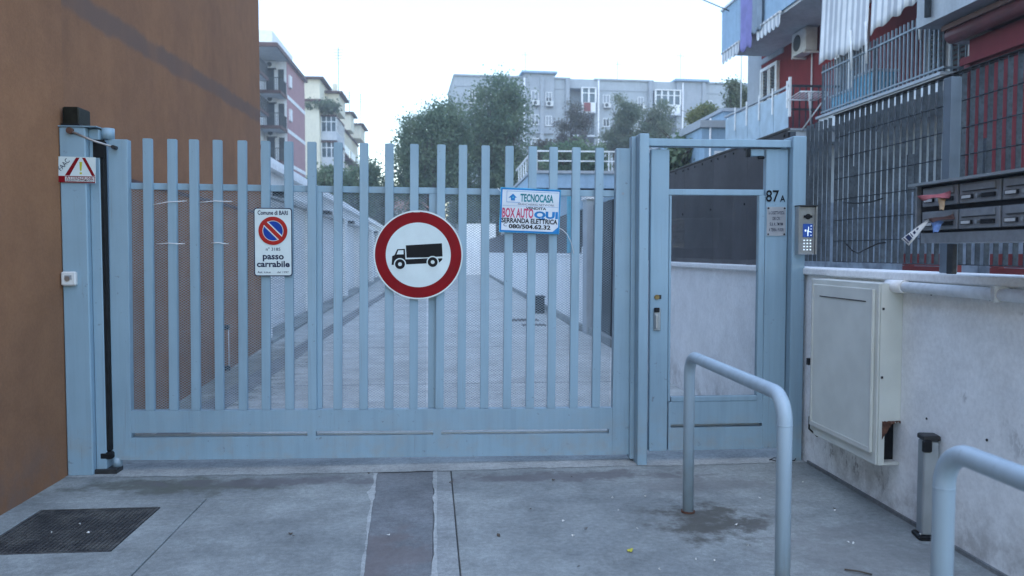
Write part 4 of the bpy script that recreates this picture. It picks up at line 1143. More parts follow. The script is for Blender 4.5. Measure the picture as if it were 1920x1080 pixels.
# strut rod pillar-gate
ra, rb_ = PY(131, 245, 4.965), PY(213, 276, 5.02)
rod = thing('tie_rod', 'thin steel tie rod slanting from the pillar top to the gate', 'rod', tuple(ra))
B().tube([ra, (ra.lerp(rb_, .5) + Vector((0, 0, -.008))), rb_], .007, 10).build('rod', 'steel_rod', rod)
B().tube([ra + Vector((0, -.012, 0)), ra + Vector((0, .016, 0))], .019, 14).build('eye', 'rust', rod)
B().tube([rb_ + Vector((0, -.012, 0)), rb_ + Vector((0, .035, 0))], .012, 12).build('end_bolt', 'dark_metal', rod)
# centre post, top beam, right post
cp = thing('gate_frame', 'pale blue steel portal of two posts and a top beam round the pedestrian gate', 'gate frame', (1.75, 5.0, 0))
xa = PY(1197, 600, 4.935).x; xb_ = PY(1215, 600, 4.935).x
zq_ = PY(1205, 250, 4.935).z
B().cbox(xa, xb_, 4.935, 5.13, -.0, zq_, .004).build('post', 'gate_paint', cp)
B().box(xa - .028, xa - .001, 5.03, 5.10, .02, zq_ - .006).build('stop_strip', 'gate_paint', cp)
xr0, xr1 = PY(1484, 500, 4.96).x, PY(1509, 500, 4.96).x
zq2 = PY(1500, 255, 4.96).z
B().cbox(xr0, xr1, 4.96, 5.12, 0, zq2, .004).build('post', 'gate_paint', cp)
zb0, zb1 = PY(1350, 275, 4.99).z, PY(1350, 261, 4.99).z
B().box(xb_ + .0005, xr0 - .0005, 4.99, 5.06, zb0, zb1).build('top_beam', 'gate_paint', cp, .003, 1)

# ================================================================== MAIN GATE
HX = PY(203, 560, GY).x
SAG = R(.55)
mg = thing('bar_gate', 'large pale blue steel gate of vertical bars with expanded mesh behind', 'gate', (HX, GY, 0), (0, SAG, 0), local=True)
def gz(px, py): 
    p = PY(px, py, GY); return p.z + (p.x - HX) * math.sin(SAG)
def gu(px, py=520): return PY(px, py, GY).x - HX
zgb = gz(700, 858); zrt = gz(700, 768); ztr0, ztr1 = gz(700, 361), gz(700, 349)
L0, L1 = 0.0, gu(238); R0, R1 = gu(1149), gu(1186)
ztl, ztr_ = gz(220, 261), gz(1168, 278)
B().box(L0, L1, 0, .06, zgb, ztl).build('stile', 'gate_paint', mg, .004)
B().box(R0, R1, 0, .06, zgb, ztr_).build('stile', 'gate_paint', mg, .004)
# bottom rail with three slots
s0_, s1_ = gz(700, 817), gz(700, 808)
slots = [(gu(239), gu(572)), (gu(588), gu(810)), (gu(826), gu(1143))]
b = B().box(L1 + .0005, R0 - .0005, .002, .058, zgb, s0_).box(L1 + .0005, R0 - .0005, .002, .058, s1_, zrt)
xs_ = [L1 + .0005] + [v for s_ in slots for v in s_] + [R0 - .0005]
for k in range(0, len(xs_), 2):
    if xs_[k + 1] > xs_[k] + .002: b.box(xs_[k], xs_[k + 1], .002, .058, s0_, s1_)
b.build('bottom_rail', 'gate_paint', mg)
# flat edge strips inside the slots
for a, c_ in slots:
    B().box(a, c_, .040, .056, s0_ + .0002, s0_ + .010).build('slot_lip', 'aluminium', mg)
# bars
bars = [(263, 281), (307, 326), (350, 368), (395, 413), (440, 457), (484, 500), (529, 545), (573, 588), (620, 636), (669, 685), (718, 734), (764, 780), (813, 829), (856, 870), (899, 914), (942, 957), (985, 1000), (1026, 1041), (1068, 1084), (1111, 1125)]
bw = sum((PY(c_, 300, GY).x - PY(a, 300, GY).x) for a, c_ in bars) / len(bars)
zbt = gz(700, 268)
me = B().box(-bw / 2, bw / 2, 0, .035, zrt + .0005, zbt).mesh('bar', 'gate_paint')
bm = bmesh.new(); bm.from_mesh(me); bmesh.ops.recalc_face_normals(bm, faces=bm.faces); bmesh.ops.bevel(bm, geom=bm.edges[:], offset=.003, segments=2, affect='EDGES'); bm.to_mesh(me); bm.free()
for k, (a, c_) in enumerate(bars):
    o = lnk('bar', me, mg); o.location = (gu((a + c_) / 2, 430), .004 + .0012 * math.sin(k * 2.3), 0); o.rotation_euler = (0, R(.12 * math.sin(k * 1.7)), 0)
B().box(L1 + .0005, R0 - .0005, .0405, .075, ztr0, ztr1).build('top_rail', 'gate_paint', mg, .002, 1)
for px in (590.5, 807.5):
    B().box(gu(px) - .026, gu(px) + .026, .0407, .078, zrt + .0005, ztr0 - .0005).build('back_post', 'gate_paint', mg, .002, 1)
# mesh: expanded metal, one sheet for each bay
plain('mesh_metal', (.30, .38, .44), .45, .2, .15, 6)
def expanded(u0, u1, z0, z1, y, cw=.0240, ch=.0160, r=.00130):
    du, h = cw / 2, ch / 2
    nu = int((u1 - u0) / du); nz = int((z1 - z0) / h)
    I, K = np.meshgrid(np.arange(nu + 1), np.arange(nz), indexing='xy')
    U_ = u0 + I * du; Zc_ = z0 + h / 2 + K * h + np.where((I + K) % 2 == 0, .5, -.5) * h
    jit = rng.normal(0, .00035, U_.shape)
    base = np.stack([U_, np.full_like(U_, y), Zc_ + jit], -1)
    offs = np.array([[0, -r * .9, -r], [0, -r * .5, r * 1.15], [0, r, 0]])
    V = (base[:, :, None, :] + offs[None, None]).reshape(-1, 3)
    idx = (np.arange(nz)[:, None] * (nu + 1) + np.arange(nu)[None, :]).reshape(-1)
    f = []
    for c_ in range(3):
        d_ = (c_ + 1) % 3
        f.append(np.stack([idx * 3 + c_, idx * 3 + d_, (idx + 1) * 3 + d_, (idx + 1) * 3 + c_], -1))
    Fq = np.concatenate(f)
    m_ = bpy.data.meshes.new('mesh_panel')
    m_.vertices.add(len(V)); m_.vertices.foreach_set('co', V.ravel())
    m_.loops.add(Fq.size); m_.loops.foreach_set('vertex_index', Fq.ravel().astype(np.int32))
    m_.polygons.add(len(Fq)); m_.polygons.foreach_set('loop_start', np.arange(0, Fq.size, 4, dtype=np.int32))
    m_.update(calc_edges=True); m_.materials.append(MATS['mesh_metal'])
    return m_
for a, c_ in ((L1 + .001, gu(590.5) - .028), (gu(590.5) + .028, gu(807.5) - .028), (gu(807.5) + .028, R0 - .001)):
    o = lnk('mesh_panel', expanded(a, c_, zrt + .001, ztr0 - .002, .058), mg); o['kind'] = 'stuff'
# marks on the stile
for px, py in ((1163, 363), (1180, 362), (1184, 363), (1184, 432)):
    B().box(gu(px, py) - .008, gu(px, py) + .008, -.0015, -.0003, gz(px, py) - .007, gz(px, py) + .007).build('old_rivet', 'shutter_grey', mg)
for px, py in ((1085, 361), (1072, 431)):
    pass
# white cable ties round the bars
def ties(px, py, w, tilt, label):
    p = PY(px, py, GY - .006); q_ = PY(px + w, py + tilt, GY - .006)
    m_ = p.lerp(q_, .5) + Vector((0, 0, .004))
    tag(B().tube([p + Vector((0, .03, 0)), p.lerp(q_, .25), m_, p.lerp(q_, .75), q_ + Vector((0, .03, 0))], .0026, 6).build('cable_tie', 'zip_white'), label, 'cable tie', 'white ties holding the mesh to the bars')
ties(281, 384, 66, -8, 'white tie round the second gate bar near the top rail')
ties(371, 379, 62, -2, 'white tie round the fourth gate bar near the top rail')
ties(290, 457, 54, 0, 'white tie round the second gate bar, lower one')
ties(394, 455, 32, 2, 'white tie round the fourth gate bar, lower one')

# ================================================================== PEDESTRIAN GATE
PYg = 5.02
pg = thing('pedestrian_gate', 'pale blue steel pedestrian gate with a glass panel', 'gate', (2.1, PYg, 0))
def bxp(name, px0, px1, py0, py1, mat='gate_paint', y0=0.0, y1=.05, parent=None, bevel=.003, pm=None):
    a = PY(px0, (py0 + py1) / 2, PYg + y0); c_ = PY(px1, (py0 + py1) / 2, PYg + y0)
    mx_ = (px0 + px1) / 2
    return B().box(a.x, c_.x, PYg + y0, PYg + y1, PY(mx_, py1, PYg + y0).z, PY(mx_, py0, PYg + y0).z).build(name, mat, parent or pg, bevel, 1)
bxp('stile', 1219, 1253, 280, 846)
bxp('stile', 1433, 1474, 279, 840)
bxp('head_arm', 1408, 1432.6, 279.5, 292.5, y0=.002)
# lower panel with its slot
xa, xb_ = PY(1253.5, 800, PYg).x, PY(1432.5, 800, PYg).x
z0, z1, z2, z3 = PY(1343, 843, PYg).z, PY(1343, 801, PYg).z, PY(1343, 794.5, PYg).z, PY(1343, 753, PYg).z
sa, sb_ = PY(1249, 797, PYg).x + .03, PY(1429, 797, PYg).x
b = B().box(xa, xb_, PYg + .002, PYg + .048, z0, z1).box(xa, xb_, PYg + .002, PYg + .048, z2, z3)
b.box(xa, sa, PYg + .002, PYg + .048, z1, z2).box(sb_, xb_, PYg + .002, PYg + .048, z1, z2).build('bottom_panel', 'gate_paint', pg)
B().box(sa, sb_, PYg + .05, PYg + .053, z1 - .01, z2 + .01).build('slot_backing', 'aluminium', pg)
# glazing frame
bxp('glazing_frame', 1253.8, 1432.3, 355, 366, y0=.004, y1=.046)
bxp('glazing_frame', 1253.8, 1258, 366.5, 752.6, y0=.004, y1=.046)
bxp('glazing_frame', 1421, 1432.3, 366.5, 752.6, y0=.004, y1=.046)
bxp('glazing_frame', 1258.4, 1420.6, 743, 752.6, y0=.004, y1=.046)
bxp('glass_pane', 1257.5, 1421.5, 366, 743.5, 'pane_glass', .022, .027, bevel=0)
# closer, hinge, lock, handle
bxp('door_closer', 1407, 1478, 270, 277, 'dark_metal', -.01, .03)
bxp('closer_bracket', 1402, 1407.5, 278, 294, 'black_plastic', -.012, .03)
bxp('closer_knob', 1422, 1434, 293, 298, 'black_plastic', -.004, .03)
q = PY(1470, 273, PYg - .01); B().tube([(q.x, q.y, q.z - .02), (q.x, q.y, q.z + .012)], .018, 14).build('hinge', 'gate_paint', pg)
q = PY(1231, 557, PYg); B().disc((q.x, q.z), .016, PYg - .012, PYg - .001, 18).build('lock_cylinder', 'brass', pg)
B().box(q.x + .012, q.x + .03, PYg - .006, PYg - .001, q.z - .012, q.z + .014).build('lock_plate', 'dark_metal', pg)
bxp('handle_plate', 1226, 1239, 578, 620, 'aluminium', -.014, -.001, bevel=.004)
bxp('handle_grip', 1227, 1237, 577, 586, 'black_plastic', -.024, -.0145, bevel=.003)
bxp('handle_grip', 1228.5, 1235, 590, 617, 'stainless', -.026, -.0145, bevel=.004)
# number and notice
q = PY(1453, 378, PYg)
hn = thing('house_number', 'dark bronze house number 87A on the pedestrian gate', 'house number', (q.x, PYg - .004, q.z), local=True)
text('87', PY(1453, 356, PYg).z - q.z, 'sign_black', hn, -.020, 0, -.001, .010, width=.088, name='digits')
text('A', .042, 'sign_black', hn, .050, 0, -.001, .014, width=.034, name='letter')
qa, qb = PY(1437, 442, PYg), PY(1473, 388, PYg)
pq = thing('notice_plate', 'small engraved metal notice plate under the house number', 'notice', ((qa.x + qb.x) / 2, PYg - .001, qa.z), local=True)
pw, ph = (qb.x - qa.x) / 2, qb.z - qa.z
B().box(-pw, pw, -.004, 0, 0, ph).build('plate', 'sign_grey_back', pq)
for k, (t_, w_) in enumerate((('LA CASSETTA POSTA', .84), ('DEI CIV.', .40), ('SUL K. 7M 9M', .70), ('A TERRA / FUORI', .78))):
    text(t_, .021, 'sign_navy', pq, 0, ph * (.74 - k * .195), -.0048, .008, width=2 * pw * w_)
for sx in (-1, 1):
    for zz in (.05, .95):
        qd = B().disc((sx * pw * .86, ph * zz), .006, -.008, -.0042, 10).build('rivet', 'dark_metal', pq)
# intercom on the right post
qa, qb = PY(1493, 477, 4.95), PY(1523, 388, 4.95)
icm = thing('video_intercom', 'stainless video intercom with lit blue screen and keypad on the right post', 'intercom', ((qa.x + qb.x) / 2, 4.96, qa.z), (0, 0, 0), local=True)
w2, hi = (qb.x - qa.x) / 2, qb.z - qa.z
B().box(-w2, w2, -.05, .04, 0, hi).build('housing', 'stainless', icm, .003, 1)
B().box(-w2 - .012, w2 + .01, -.075, .04, hi + .001, hi + .008).build('rain_hood', 'dark_metal', icm)
B().box(w2 + .0005, w2 + .007, -.07, .04, 0, hi).box(-w2 - .009, -w2 - .0005, -.06, .04, 0, hi).build('side_guard', 'stainless', icm)
B().disc((.004, hi * .79), .018, -.056, -.051, 24).build('camera_eye', 'black_plastic', icm)
B().box(-.024, .032, -.0545, -.0508, hi * .765, hi * .815).build('speaker_slot', 'black_plastic', icm)
scn = B().box(-.028, .036, -.053, -.0506, hi * .36, hi * .64).build('screen', 'screen_blue', icm)
for (u_, v_, a, c_) in ((-.012, .50, .005, .006), (.004, .45, .003, .02), (.008, .54, .002, .012), (.014, .475, .010, .002)):
    B().box(u_ - a, u_ + a, -.0545, -.0532, hi * v_ - c_, hi * v_ + c_).build('icon', 'key_light', scn)
for k in range(4): B().box(.022, .028, -.0545, -.0532, hi * (.40 + k * .065) - .0025, hi * (.40 + k * .065) + .0025).build('icon', 'key_light', scn)
for i in range(3):
    for j in range(4):
        B().box(-.023 + i * .021, -.015 + i * .021, -.0535, -.0508, hi * (.10 + j * .065) - .004, hi * (.10 + j * .065) + .004).build('key', 'key_light', icm)

# ================================================================== SIGNS ON THE GATE
SY = GY - .012
# no-trucks disc
q = PY(784.5, 478, SY); rad = (PY(868.5, 478, SY).x - PY(700.5, 478, SY).x) / 2
ts = thing('no_trucks_sign', 'round red rimmed road sign with a black truck on the gate', 'road sign', (q.x, SY, q.z), (0, R(-1.4), 0), local=True)
B().disc((0, 0), rad, -.004, .012, 96).build('plate', 'sign_grey_back', ts)
B().disc((0, 0), rad * .994, -.0055, -.0042, 96, rad * .965).build('rim', 'sign_white', ts)
B().disc((0, 0), rad * .965, -.0055, -.0042, 96, rad * .725).build('red_ring', 'sign_red', ts)
B().disc((0, 0), rad * .725, -.0055, -.0042, 96).build('white_field', 'sign_white', ts)
k = rad / 352.0
def tp_(x, y): return ((x - 1342) * k, -(y - 568) * k)
trk = B()
trk.prism([tp_(*p) for p in ((1246, 490), (1530, 480), (1532, 584), (1249, 595))][::-1], 1, -.0066, -.0057)
ob_ = trk.build('truck_box', 'sign_black', ts)
B().prism([tp_(*p) for p in ((1178, 519), (1238, 517), (1240, 597), (1418, 592), (1418, 636), (1244, 640), (1226, 612), (1200, 600), (1168, 612), (1152, 640), (1130, 642), (1137, 572), (1156, 564))][::-1], 1, -.0066, -.0057).build('truck_cab', 'sign_black', ts)
B().prism([tp_(*p) for p in ((1486, 600), (1530, 598), (1528, 612), (1508, 630), (1498, 632))][::-1], 1, -.0066, -.0057).build('truck_tail', 'sign_black', ts)
B().prism([tp_(*p) for p in ((1186, 528), (1226, 527), (1226, 560), (1172, 560))][::-1], 1, -.0074, -.0068).build('cab_window', 'sign_white', ts)
for cx, cyy in ((1196, 637), (1453, 627)):
    c2 = tp_(cx, cyy)
    B().disc(c2, 48 * k, -.0072, -.0068, 40).build('wheel_gap', 'sign_white', ts)
    B().disc(c2, 39 * k, -.0080, -.0074, 40, 15 * k).build('wheel', 'sign_black', ts)
B().prism([tp_(*p) for p in ((1240, 588), (1418, 590), (1418, 596), (1240, 600))][::-1], 1, -.0071, -.0068).build('gap_line', 'sign_white', ts)
B().box(-.022, .018, -.0062, -.0042 - .0014, rad * .955, rad * .985).build('clip_mark', 'sign_white', ts)

# driveway plate
qa, qb = PY(477, 518, SY), PY(547, 390, SY)
w2, hh_ = (qb.x - qa.x) / 2, qb.z - qa.z
ps = thing('driveway_permit_sign', 'white rectangular driveway plate with a no parking symbol on the gate', 'sign', ((qa.x + qb.x) / 2, SY, qa.z), (0, R(.3), 0), local=True)
def rrect(x0, x1, z0, z1, r, n=6):
    out = []
    for (cx, cz, a0) in ((x1 - r, z0 + r, -90), (x1 - r, z1 - r, 0), (x0 + r, z1 - r, 90), (x0 + r, z0 + r, 180)):
        for i in range(n + 1):
            a = R(a0 + 90 * i / n); out.append((cx + r * math.cos(a), cz + r * math.sin(a)))
    return out
B().prism(rrect(-w2, w2, 0, hh_, .018), 1, -.003, 0).build('border', 'sign_navy', ps)
B().prism(rrect(-w2 + .006, w2 - .006, .006, hh_ - .006, .014), 1, -.0042, -.0031).build('face', 'sign_white', ps)
rz = hh_ - .335 * hh_ ; rr = .195 * hh_ + .008
B().disc((0, rz), rr, -.0050, -.0043, 56).build('disc_edge', 'sign_white', ps)
B().disc((0, rz), rr * .97, -.0058, -.0051, 56, rr * .70).build('red_ring', 'sign_orange_red', ps)
B().disc((0, rz), rr * .66, -.0058, -.0051, 56).build('blue_field', 'sign_blue', ps)
d45 = .70 * rr * math.sqrt(.5); t1, t2 = .135 * rr, .21 * rr
def bar45(t, y0, y1, name, mat):
    o_ = t * math.sqrt(.5)
    B().prism([(-d45 - o_, rz + d45 - o_), (d45 - o_, rz - d45 - o_), (d45 + o_, rz - d45 + o_), (-d45 + o_, rz + d45 + o_)], 1, y0, y1).build(name, mat, ps)
bar45(t2, -.0066, -.0059, 'bar_edge', 'sign_white'); bar45(t1, -.0074, -.0067, 'red_bar', 'sign_orange_red')
B().disc((0, rz), rr * .97, -.0072, -.0068, 56, rr * .72).build('red_ring', 'sign_orange_red', ps)
text('Comune di BARI', .062 * hh_, 'sign_navy', ps, 0, hh_ * .900, -.0048, .026, width=2 * w2 * .79)
text('n° 3185', .046 * hh_, 'sign_navy', ps, 0, hh_ * .375, -.0048, .014, width=2 * w2 * .38)
text('passo', .092 * hh_, 'sign_navy', ps, 0, hh_ * .250, -.0048, .030, width=2 * w2 * .55)
text('carrabile', .088 * hh_, 'sign_navy', ps, 0, hh_ * .138, -.0048, .030, width=2 * w2 * .86)
text('Aut. n.m.e', .032 * hh_, 'sign_navy', ps, -.48 * w2, hh_ * .045, -.0048, .016, width=2 * w2 * .34)
text('del 1997', .030 * hh_, 'sign_navy', ps, .5 * w2, hh_ * .045, -.0048, .004, width=2 * w2 * .30)

# estate agent sheet
qa = PY(935.5, 435, SY); qb = PY(1049, 353.5, SY)
w_, h_ = PY(1048, 395, SY).x - PY(935, 395, SY).x, PY(992, 352, SY).z - PY(992, 436, SY).z
ea = thing('garage_sale_notice', 'laminated blue edged notice advertising garages tied to the gate', 'notice', (qa.x, SY - .006, qa.z), (0, R(2.2), 0), local=True)
B().box(0, w_, -.001, .001, 0, h_).build('laminate', 'ink_cyan', ea)
B().box(.004, w_ - .004, -.0018, -.0012, .003, h_ - .004).build('blue_border', 'ink_blue', ea)
B().box(.013, w_ - .010, -.0026, -.0020, .014, h_ - .014).build('sheet', 'sheet_white', ea)
g0, g1 = .014, w_ - .011
def ex(x): return (x - 60) / (1215 - 60) * w_
def ez(y): return (985 - y) / (985 - 125) * h_
def T(body, x0, x1, yb, yt, mat, bold=.012):
    text(body, ez(yt) - ez(yb), mat, ea, ex((x0 + x1) / 2), ez(yb), -.0034, bold, width=ex(x1) - ex(x0))
T('TECNOCASA', 440, 1075, 380, 235, 'ink_teal', .034)
T('FRANCHISING NETWORK', 400, 1095, 455, 415, 'sign_navy', .0)
T('VENDITA', 555, 945, 530, 482, 'sign_black', .026)
T('BOX AUTO', 105, 700, 690, 515, 'ink_pink', .034)
T('QUI', 722, 1180, 685, 560, 'ink_blue', .05)
T('SERRANDA ELETTRICA', 95, 1168, 795, 705, 'sign_black', .034)
T('080/504.62.32', 240, 1040, 900, 822, 'sign_black', .036)
T('C', 140, 205, 870, 805, 'sign_navy', .0)
B().prism([(ex(p[0]), ez(p[1])) for p in ((215, 320), (300, 240), (375, 315), (340, 318), (340, 372), (262, 372), (262, 320))][::-1], 1, -.0034, -.0028).build('house_mark', 'ink_blue', ea)
B().disc((ex(302), ez(312)), .006, -.0042, -.0036, 16).build('house_mark', 'ink_cyan', ea)
for (x0, y0, x1, y1) in ((180, 190, 1170, 196), (180, 400, 440, 408), (110, 470, 1180, 474), (180, 190, 186, 400)):
    B().box(ex(x0), ex(x1), -.0034, -.0028, ez(y1), ez(y0)).build('frame_line', 'ink_blue', ea)
B().prism([(ex(p[0]), ez(p[1])) for p in ((1060, 960), (1185, 850), (1185, 960))], 1, -.0034, -.0028).build('corner_mark', 'ink_blue', ea)
cable('thin white string trailing from the notice across the gate bars', [PY(px, py, GY - .012) for px, py in ((1046, 426), (1055, 431), (1064, 440), (1071, 455), (1076, 475))], .002, 'zip_white', 'string')
cable('thin white string holding the upper corner of the notice', [PY(px, py, GY - .014) for px, py in ((933, 352), (938, 358), (942, 367))], .002, 'zip_white', 'string')

# warning sticker on the pillar
qa, qb = PY(110.5, 342, 4.975), PY(178.5, 294, 4.975)
w_, h_ = qb.x - qa.x, qb.z - qa.z
ws = thing('warning_plate', 'small automatic gate warning plate with red triangle on the left pillar', 'sign', (qa.x, 4.974, qa.z), (0, R(1), 0), local=True)
B().box(0, w_, -.003, .002, 0, h_).build('plate', 'sign_white', ws)
def wx(x): return (x - 140) / (432 - 140) * w_
def wz(y): return (738 - y) / (738 - 512) * h_
B().prism([(wx(p[0]), wz(p[1])) for p in ((280, 518), (308, 518), (228, 676), (190, 676))][::-1], 1, -.0042, -.0032).build('triangle_side', 'sign_red', ws)
B().prism([(wx(p[0]), wz(p[1])) for p in ((326, 518), (352, 518), (430, 676), (404, 676))][::-1], 1, -.0042, -.0032).build('triangle_side', 'sign_red', ws)
B().prism([(wx(p[0]), wz(p[1])) for p in ((305, 555), (328, 555), (322, 632), (310, 632))][::-1], 1, -.0042, -.0032).build('exclamation_mark', 'yellow_mark', ws)
B().box(wx(307), wx(325), -.0042, -.0032, wz(662), wz(646)).build('exclamation_dot', 'yellow_mark', ws)
B().box(wx(140), wx(430), -.0042, -.0032, wz(737), wz(680)).build('red_band', 'sign_red', ws)
B().box(wx(192), wx(425), -.0050, -.0044, wz(728), wz(686)).build('caption_field', 'card_white', ws)
text('ATTENZIONE', .018, 'sign_red', ws, wx(308), wz(708), -.0055, .01, width=wx(415) - wx(200))
text('CANCELLO AUTOMATICO', .012, 'sign_black', ws, wx(308), wz(725), -.0055, .01, width=wx(415) - wx(200))
text('FAAC', .030, 'sign_navy', ws, wx(196), wz(596), -.0042, .004, width=.080, rot=R(50))

# ================================================================== TREES
def tree(label, loc, trunk_h, trunk_r, blobs, n, leaf, mat, seed, group=None, clump=.55, limbs=9, cat='tree', name='broadleaf_tree', bare=0):
    """blobs: (dx, dy, dz, rx, ry, rz) ellipsoids of crown relative to the foot"""
    r = np.random.default_rng(seed); rr = random.Random(seed)
    t = thing(name, label, cat, loc, group=group, local=True)
    b = B(); top = Vector((rr.uniform(-.3, .3), rr.uniform(-.3, .3), trunk_h))
    b.tube([(0, 0, -.1), (top.x * .4, top.y * .3, trunk_h * .5), top], [trunk_r, trunk_r * .8, trunk_r * .6], 9)
    tot = sum(q[3] * q[4] * q[5] for q in blobs)
    ends = []
    for q in blobs:
        k = max(4, int(limbs * q[3] * q[4] * q[5] / tot * len(blobs)))
        for i in range(k):
            d = r.normal(size=3); d /= np.linalg.norm(d); d[2] = abs(d[2]) * .8 - .15
            e = Vector((q[0] + d[0] * q[3] * .8, q[1] + d[1] * q[4] * .8, q[2] + d[2] * q[5] * .85))
            m = top.lerp(e, .5) + Vector((rr.uniform(-.3, .3), rr.uniform(-.3, .3), .25))
            b.tube([top, m, e], [trunk_r * .42, trunk_r * .25, .02], 6); ends.append(e)
            for _ in range(3 + bare):
                e2 = m.lerp(e, rr.uniform(.2, .9)); e3 = e2 + Vector((rr.gauss(0, .5), rr.gauss(0, .5), rr.uniform(.1, .9)))
                b.tube([e2, e3], [.03, .008], 5); ends.append(e3)
    b.build('trunk', 'bark', t)
    # leaf clumps
    nc = max(60, n // 200); C = []
    for q in blobs:
        k = max(12, int(nc * q[3] * q[4] * q[5] / tot))
        d = r.normal(size=(k, 3)); d /= np.linalg.norm(d, axis=1)[:, None]
        rad_ = r.random(k)[:, None] ** (1 / 2.2) * (1 + .10 * r.normal(size=(k, 1)))
        C.append(np.array(q[:3]) + d * rad_ * np.array(q[3:]))
    C = np.concatenate(C)
    C = C[r.random(len(C)) > .22]
    cs = clump * (.6 + .8 * r.random(len(C)))
    ci = r.integers(0, len(C), n)
    P = C[ci] + r.normal(size=(n, 3)) * cs[ci][:, None] * np.array([1, 1, .75]) * .55
    P[:, 2] = np.maximum(P[:, 2], .2)
    a = r.normal(size=(n, 3)); a[:, 2] -= .5; a /= np.linalg.norm(a, axis=1)[:, None]
    c_ = np.cross(a, r.normal(size=(n, 3))); c_ /= np.linalg.norm(c_, axis=1)[:, None]
    L = leaf * (.6 + .8 * r.random(n))[:, None]
    Wd = L * .34
    V = np.stack([P, P + a * L * .5 + c_ * Wd, P + a * L, P + a * L * .5 - c_ * Wd], 1).reshape(-1, 3)
    m_ = bpy.data.meshes.new('crown'); m_.vertices.add(len(V)); m_.vertices.foreach_set('co', V.ravel())
    m_.loops.add(4 * n); m_.loops.foreach_set('vertex_index', np.arange(4 * n, dtype=np.int32))
    m_.polygons.add(n); m_.polygons.foreach_set('loop_start', np.arange(0, 4 * n, 4, dtype=np.int32))
    m_.update(calc_edges=True); m_.materials.append(MATS[mat])
    lnk('crown', m_, t)
    return t
def tb(px0, px1, py0, py1, Yd, dpt=.8):
    """ellipsoid crown lobe covering that patch of the view at depth Yd"""
    a, c_ = PY(px0, (py0 + py1) / 2, Yd), PY(px1, (py0 + py1) / 2, Yd)
    z1, z0 = PY((px0 + px1) / 2, py0, Yd).z, PY((px0 + px1) / 2, py1, Yd).z
    rx = (c_.x - a.x) / 2
    return [(a.x + c_.x) / 2, 0, (z0 + z1) / 2, rx, rx * dpt, (z1 - z0) / 2]
def place(label, px, Yd, lobes, n, leaf, mat, seed, **kw):
    x = PY(px, 473, Yd).x
    bl = [tb(*q, Yd) for q in lobes]
    for q in bl: q[0] -= x
    return tree(label, (x, Yd, 0), kw.pop('trunk_h', 4.0), kw.pop('trunk_r', .24), bl, n, leaf, mat, seed, **kw)
place('large dark evergreen tree with a broad crown left of the grey block', 815, 53, [(775, 880, 180, 330, ), (742, 830, 225, 380), (738, 800, 270, 440), (820, 900, 250, 440)], 46000, .165, 'leaf_dark', 11, clump=.8, limbs=12)
place('tallest dark evergreen tree in front of the grey block', 935, 55, [(885, 985, 148, 260), (870, 995, 190, 330), (880, 1000, 260, 420), (860, 930, 300, 445)], 46000, .165, 'leaf_dark', 12, clump=.8, limbs=12)
place('half bare brownish tree in front of the grey block', 1075, 70, [(1045, 1108, 190, 270), (1030, 1110, 235, 310)], 9000, .15, 'leaf_brown', 13, clump=.6, limbs=16, bare=4, trunk_r=.2)
place('slender olive green tree before the middle of the grey block', 1165, 68, [(1140, 1203, 182, 250), (1130, 1205, 220, 300)], 15000, .16, 'leaf_olive', 14, clump=.6, limbs=10, trunk_r=.2)
place('small olive green tree left of the portal beam', 1228, 66, [(1200, 1254, 192, 250), (1195, 1256, 215, 300)], 11000, .155, 'leaf_olive', 15, clump=.55, limbs=10, trunk_r=.18)
place('yellowish green tree behind the pale blue house', 1318, 46, [(1298, 1342, 186, 245), (1285, 1352, 210, 275)], 12000, .14, 'leaf_bright', 16, clump=.4, limbs=8, trunk_r=.15)
place('dense green tree crown between the red building and the pale blue house', 1384, 44, [(1358, 1392, 156, 212), (1375, 1416, 162, 210), (1360, 1412, 185, 240)], 13000, .13, 'leaf_olive', 17, clump=.35, limbs=8, trunk_r=.15)
place('dark shrubby tree in front of the cream building', 615, 50, [(592, 642, 308, 400)], 9000, .18, 'leaf_dark', 18, clump=.5, limbs=8, trunk_h=3, trunk_r=.15)
place('dark bushy tree at the end of the garages', 672, 52, [(640, 690, 318, 410), (680, 704, 292, 370)], 11000, .18, 'leaf_dark', 19, clump=.5, limbs=8, trunk_h=3, trunk_r=.15)
place('rounded dark bush rising over the far garage roofs', 720, 56, [(690, 748, 335, 440)], 9000, .18, 'leaf_olive', 20, clump=.5, limbs=8, trunk_h=2.5, trunk_r=.14)
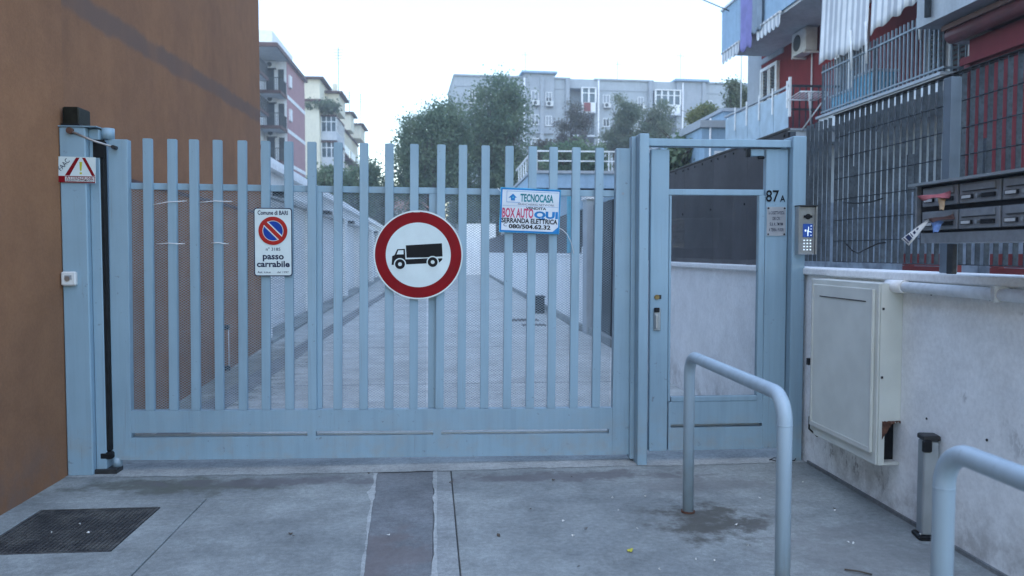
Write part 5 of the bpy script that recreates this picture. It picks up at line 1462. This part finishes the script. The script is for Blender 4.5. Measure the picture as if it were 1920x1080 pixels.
place('low shrub beyond the white roof railing', 1100, 40, [(1010, 1150, 268, 330)], 9000, .14, 'leaf_dark', 21, clump=.45, limbs=10, trunk_h=4.0, trunk_r=.12, name='shrub', cat='shrub')
place('small palm-like shrub behind the pedestrian gate', 1268, 26, [(1262, 1300, 262, 300), (1258, 1290, 285, 330)], 2500, .22, 'leaf_dark', 22, clump=.3, limbs=6, trunk_h=3.0, trunk_r=.08, name='shrub', cat='shrub')
place('bare edged olive bush behind the blue block', 1030, 44, [(1000, 1045, 262, 345)], 5000, .15, 'leaf_brown', 23, clump=.4, limbs=8, trunk_h=3.0, trunk_r=.1, name='shrub', cat='shrub')
# roof terrace plants of the cream building
tp2 = B()
me_ = place('row of green terrace plants on the cream building roof', 600, 91, [(574, 640, 193, 206)], 2500, .3, 'leaf_olive', 24, clump=.5, limbs=4, trunk_h=18.2, trunk_r=.05, name='terrace_plants', cat='plants')

# black drum beside the right wall down the drive
q = PZ(1008, 588)
dm = thing('black_crate', 'black plastic crate standing by the right wall down the drive', 'crate', (q.x, q.y, 0))
B().cbox(q.x - .2, q.x + .16, q.y, q.y + .4, .002, .36, .02).build('body', 'black_plastic', dm)
B().box(q.x - .22, q.x + .18, q.y - .02, q.y + .42, .361, .39).build('lid', 'black_rubber', dm, .006)
# security lamp on the far wall
q = PX(1092, 466, XR)
wl = thing('wall_lamp', 'small white lamp on the wall top down the drive', 'lamp', (XR + .05, q.y + .4, 1.345))
B().cbox(XR + .0, XR + .16, q.y - .1, q.y + .1, 1.346, 1.47, .02).build('head', 'white_metal', wl)
B().box(XR + .04, XR + .12, q.y - .06, q.y + .06, 1.3455, 1.3459).build('foot', 'dark_metal', wl)
hz = NT('air')
hz.t.nodes.remove(hz.b)
pv = hz.n('ShaderNodeVolumePrincipled'); pv.inputs['Color'].default_value = (.86, .93, 1, 1); pv.inputs['Density'].default_value = .0018
hz.l(pv.outputs[0], hz.t.nodes['Material Output'].inputs['Volume'])
hzo = lnk('haze', B().box(-60, 60, -12, 160, -1.06, 30).mesh('haze', 'air')); hzo['kind'] = 'stuff'
for o in bpy.data.objects:
    if '_local' in o: del o['_local']
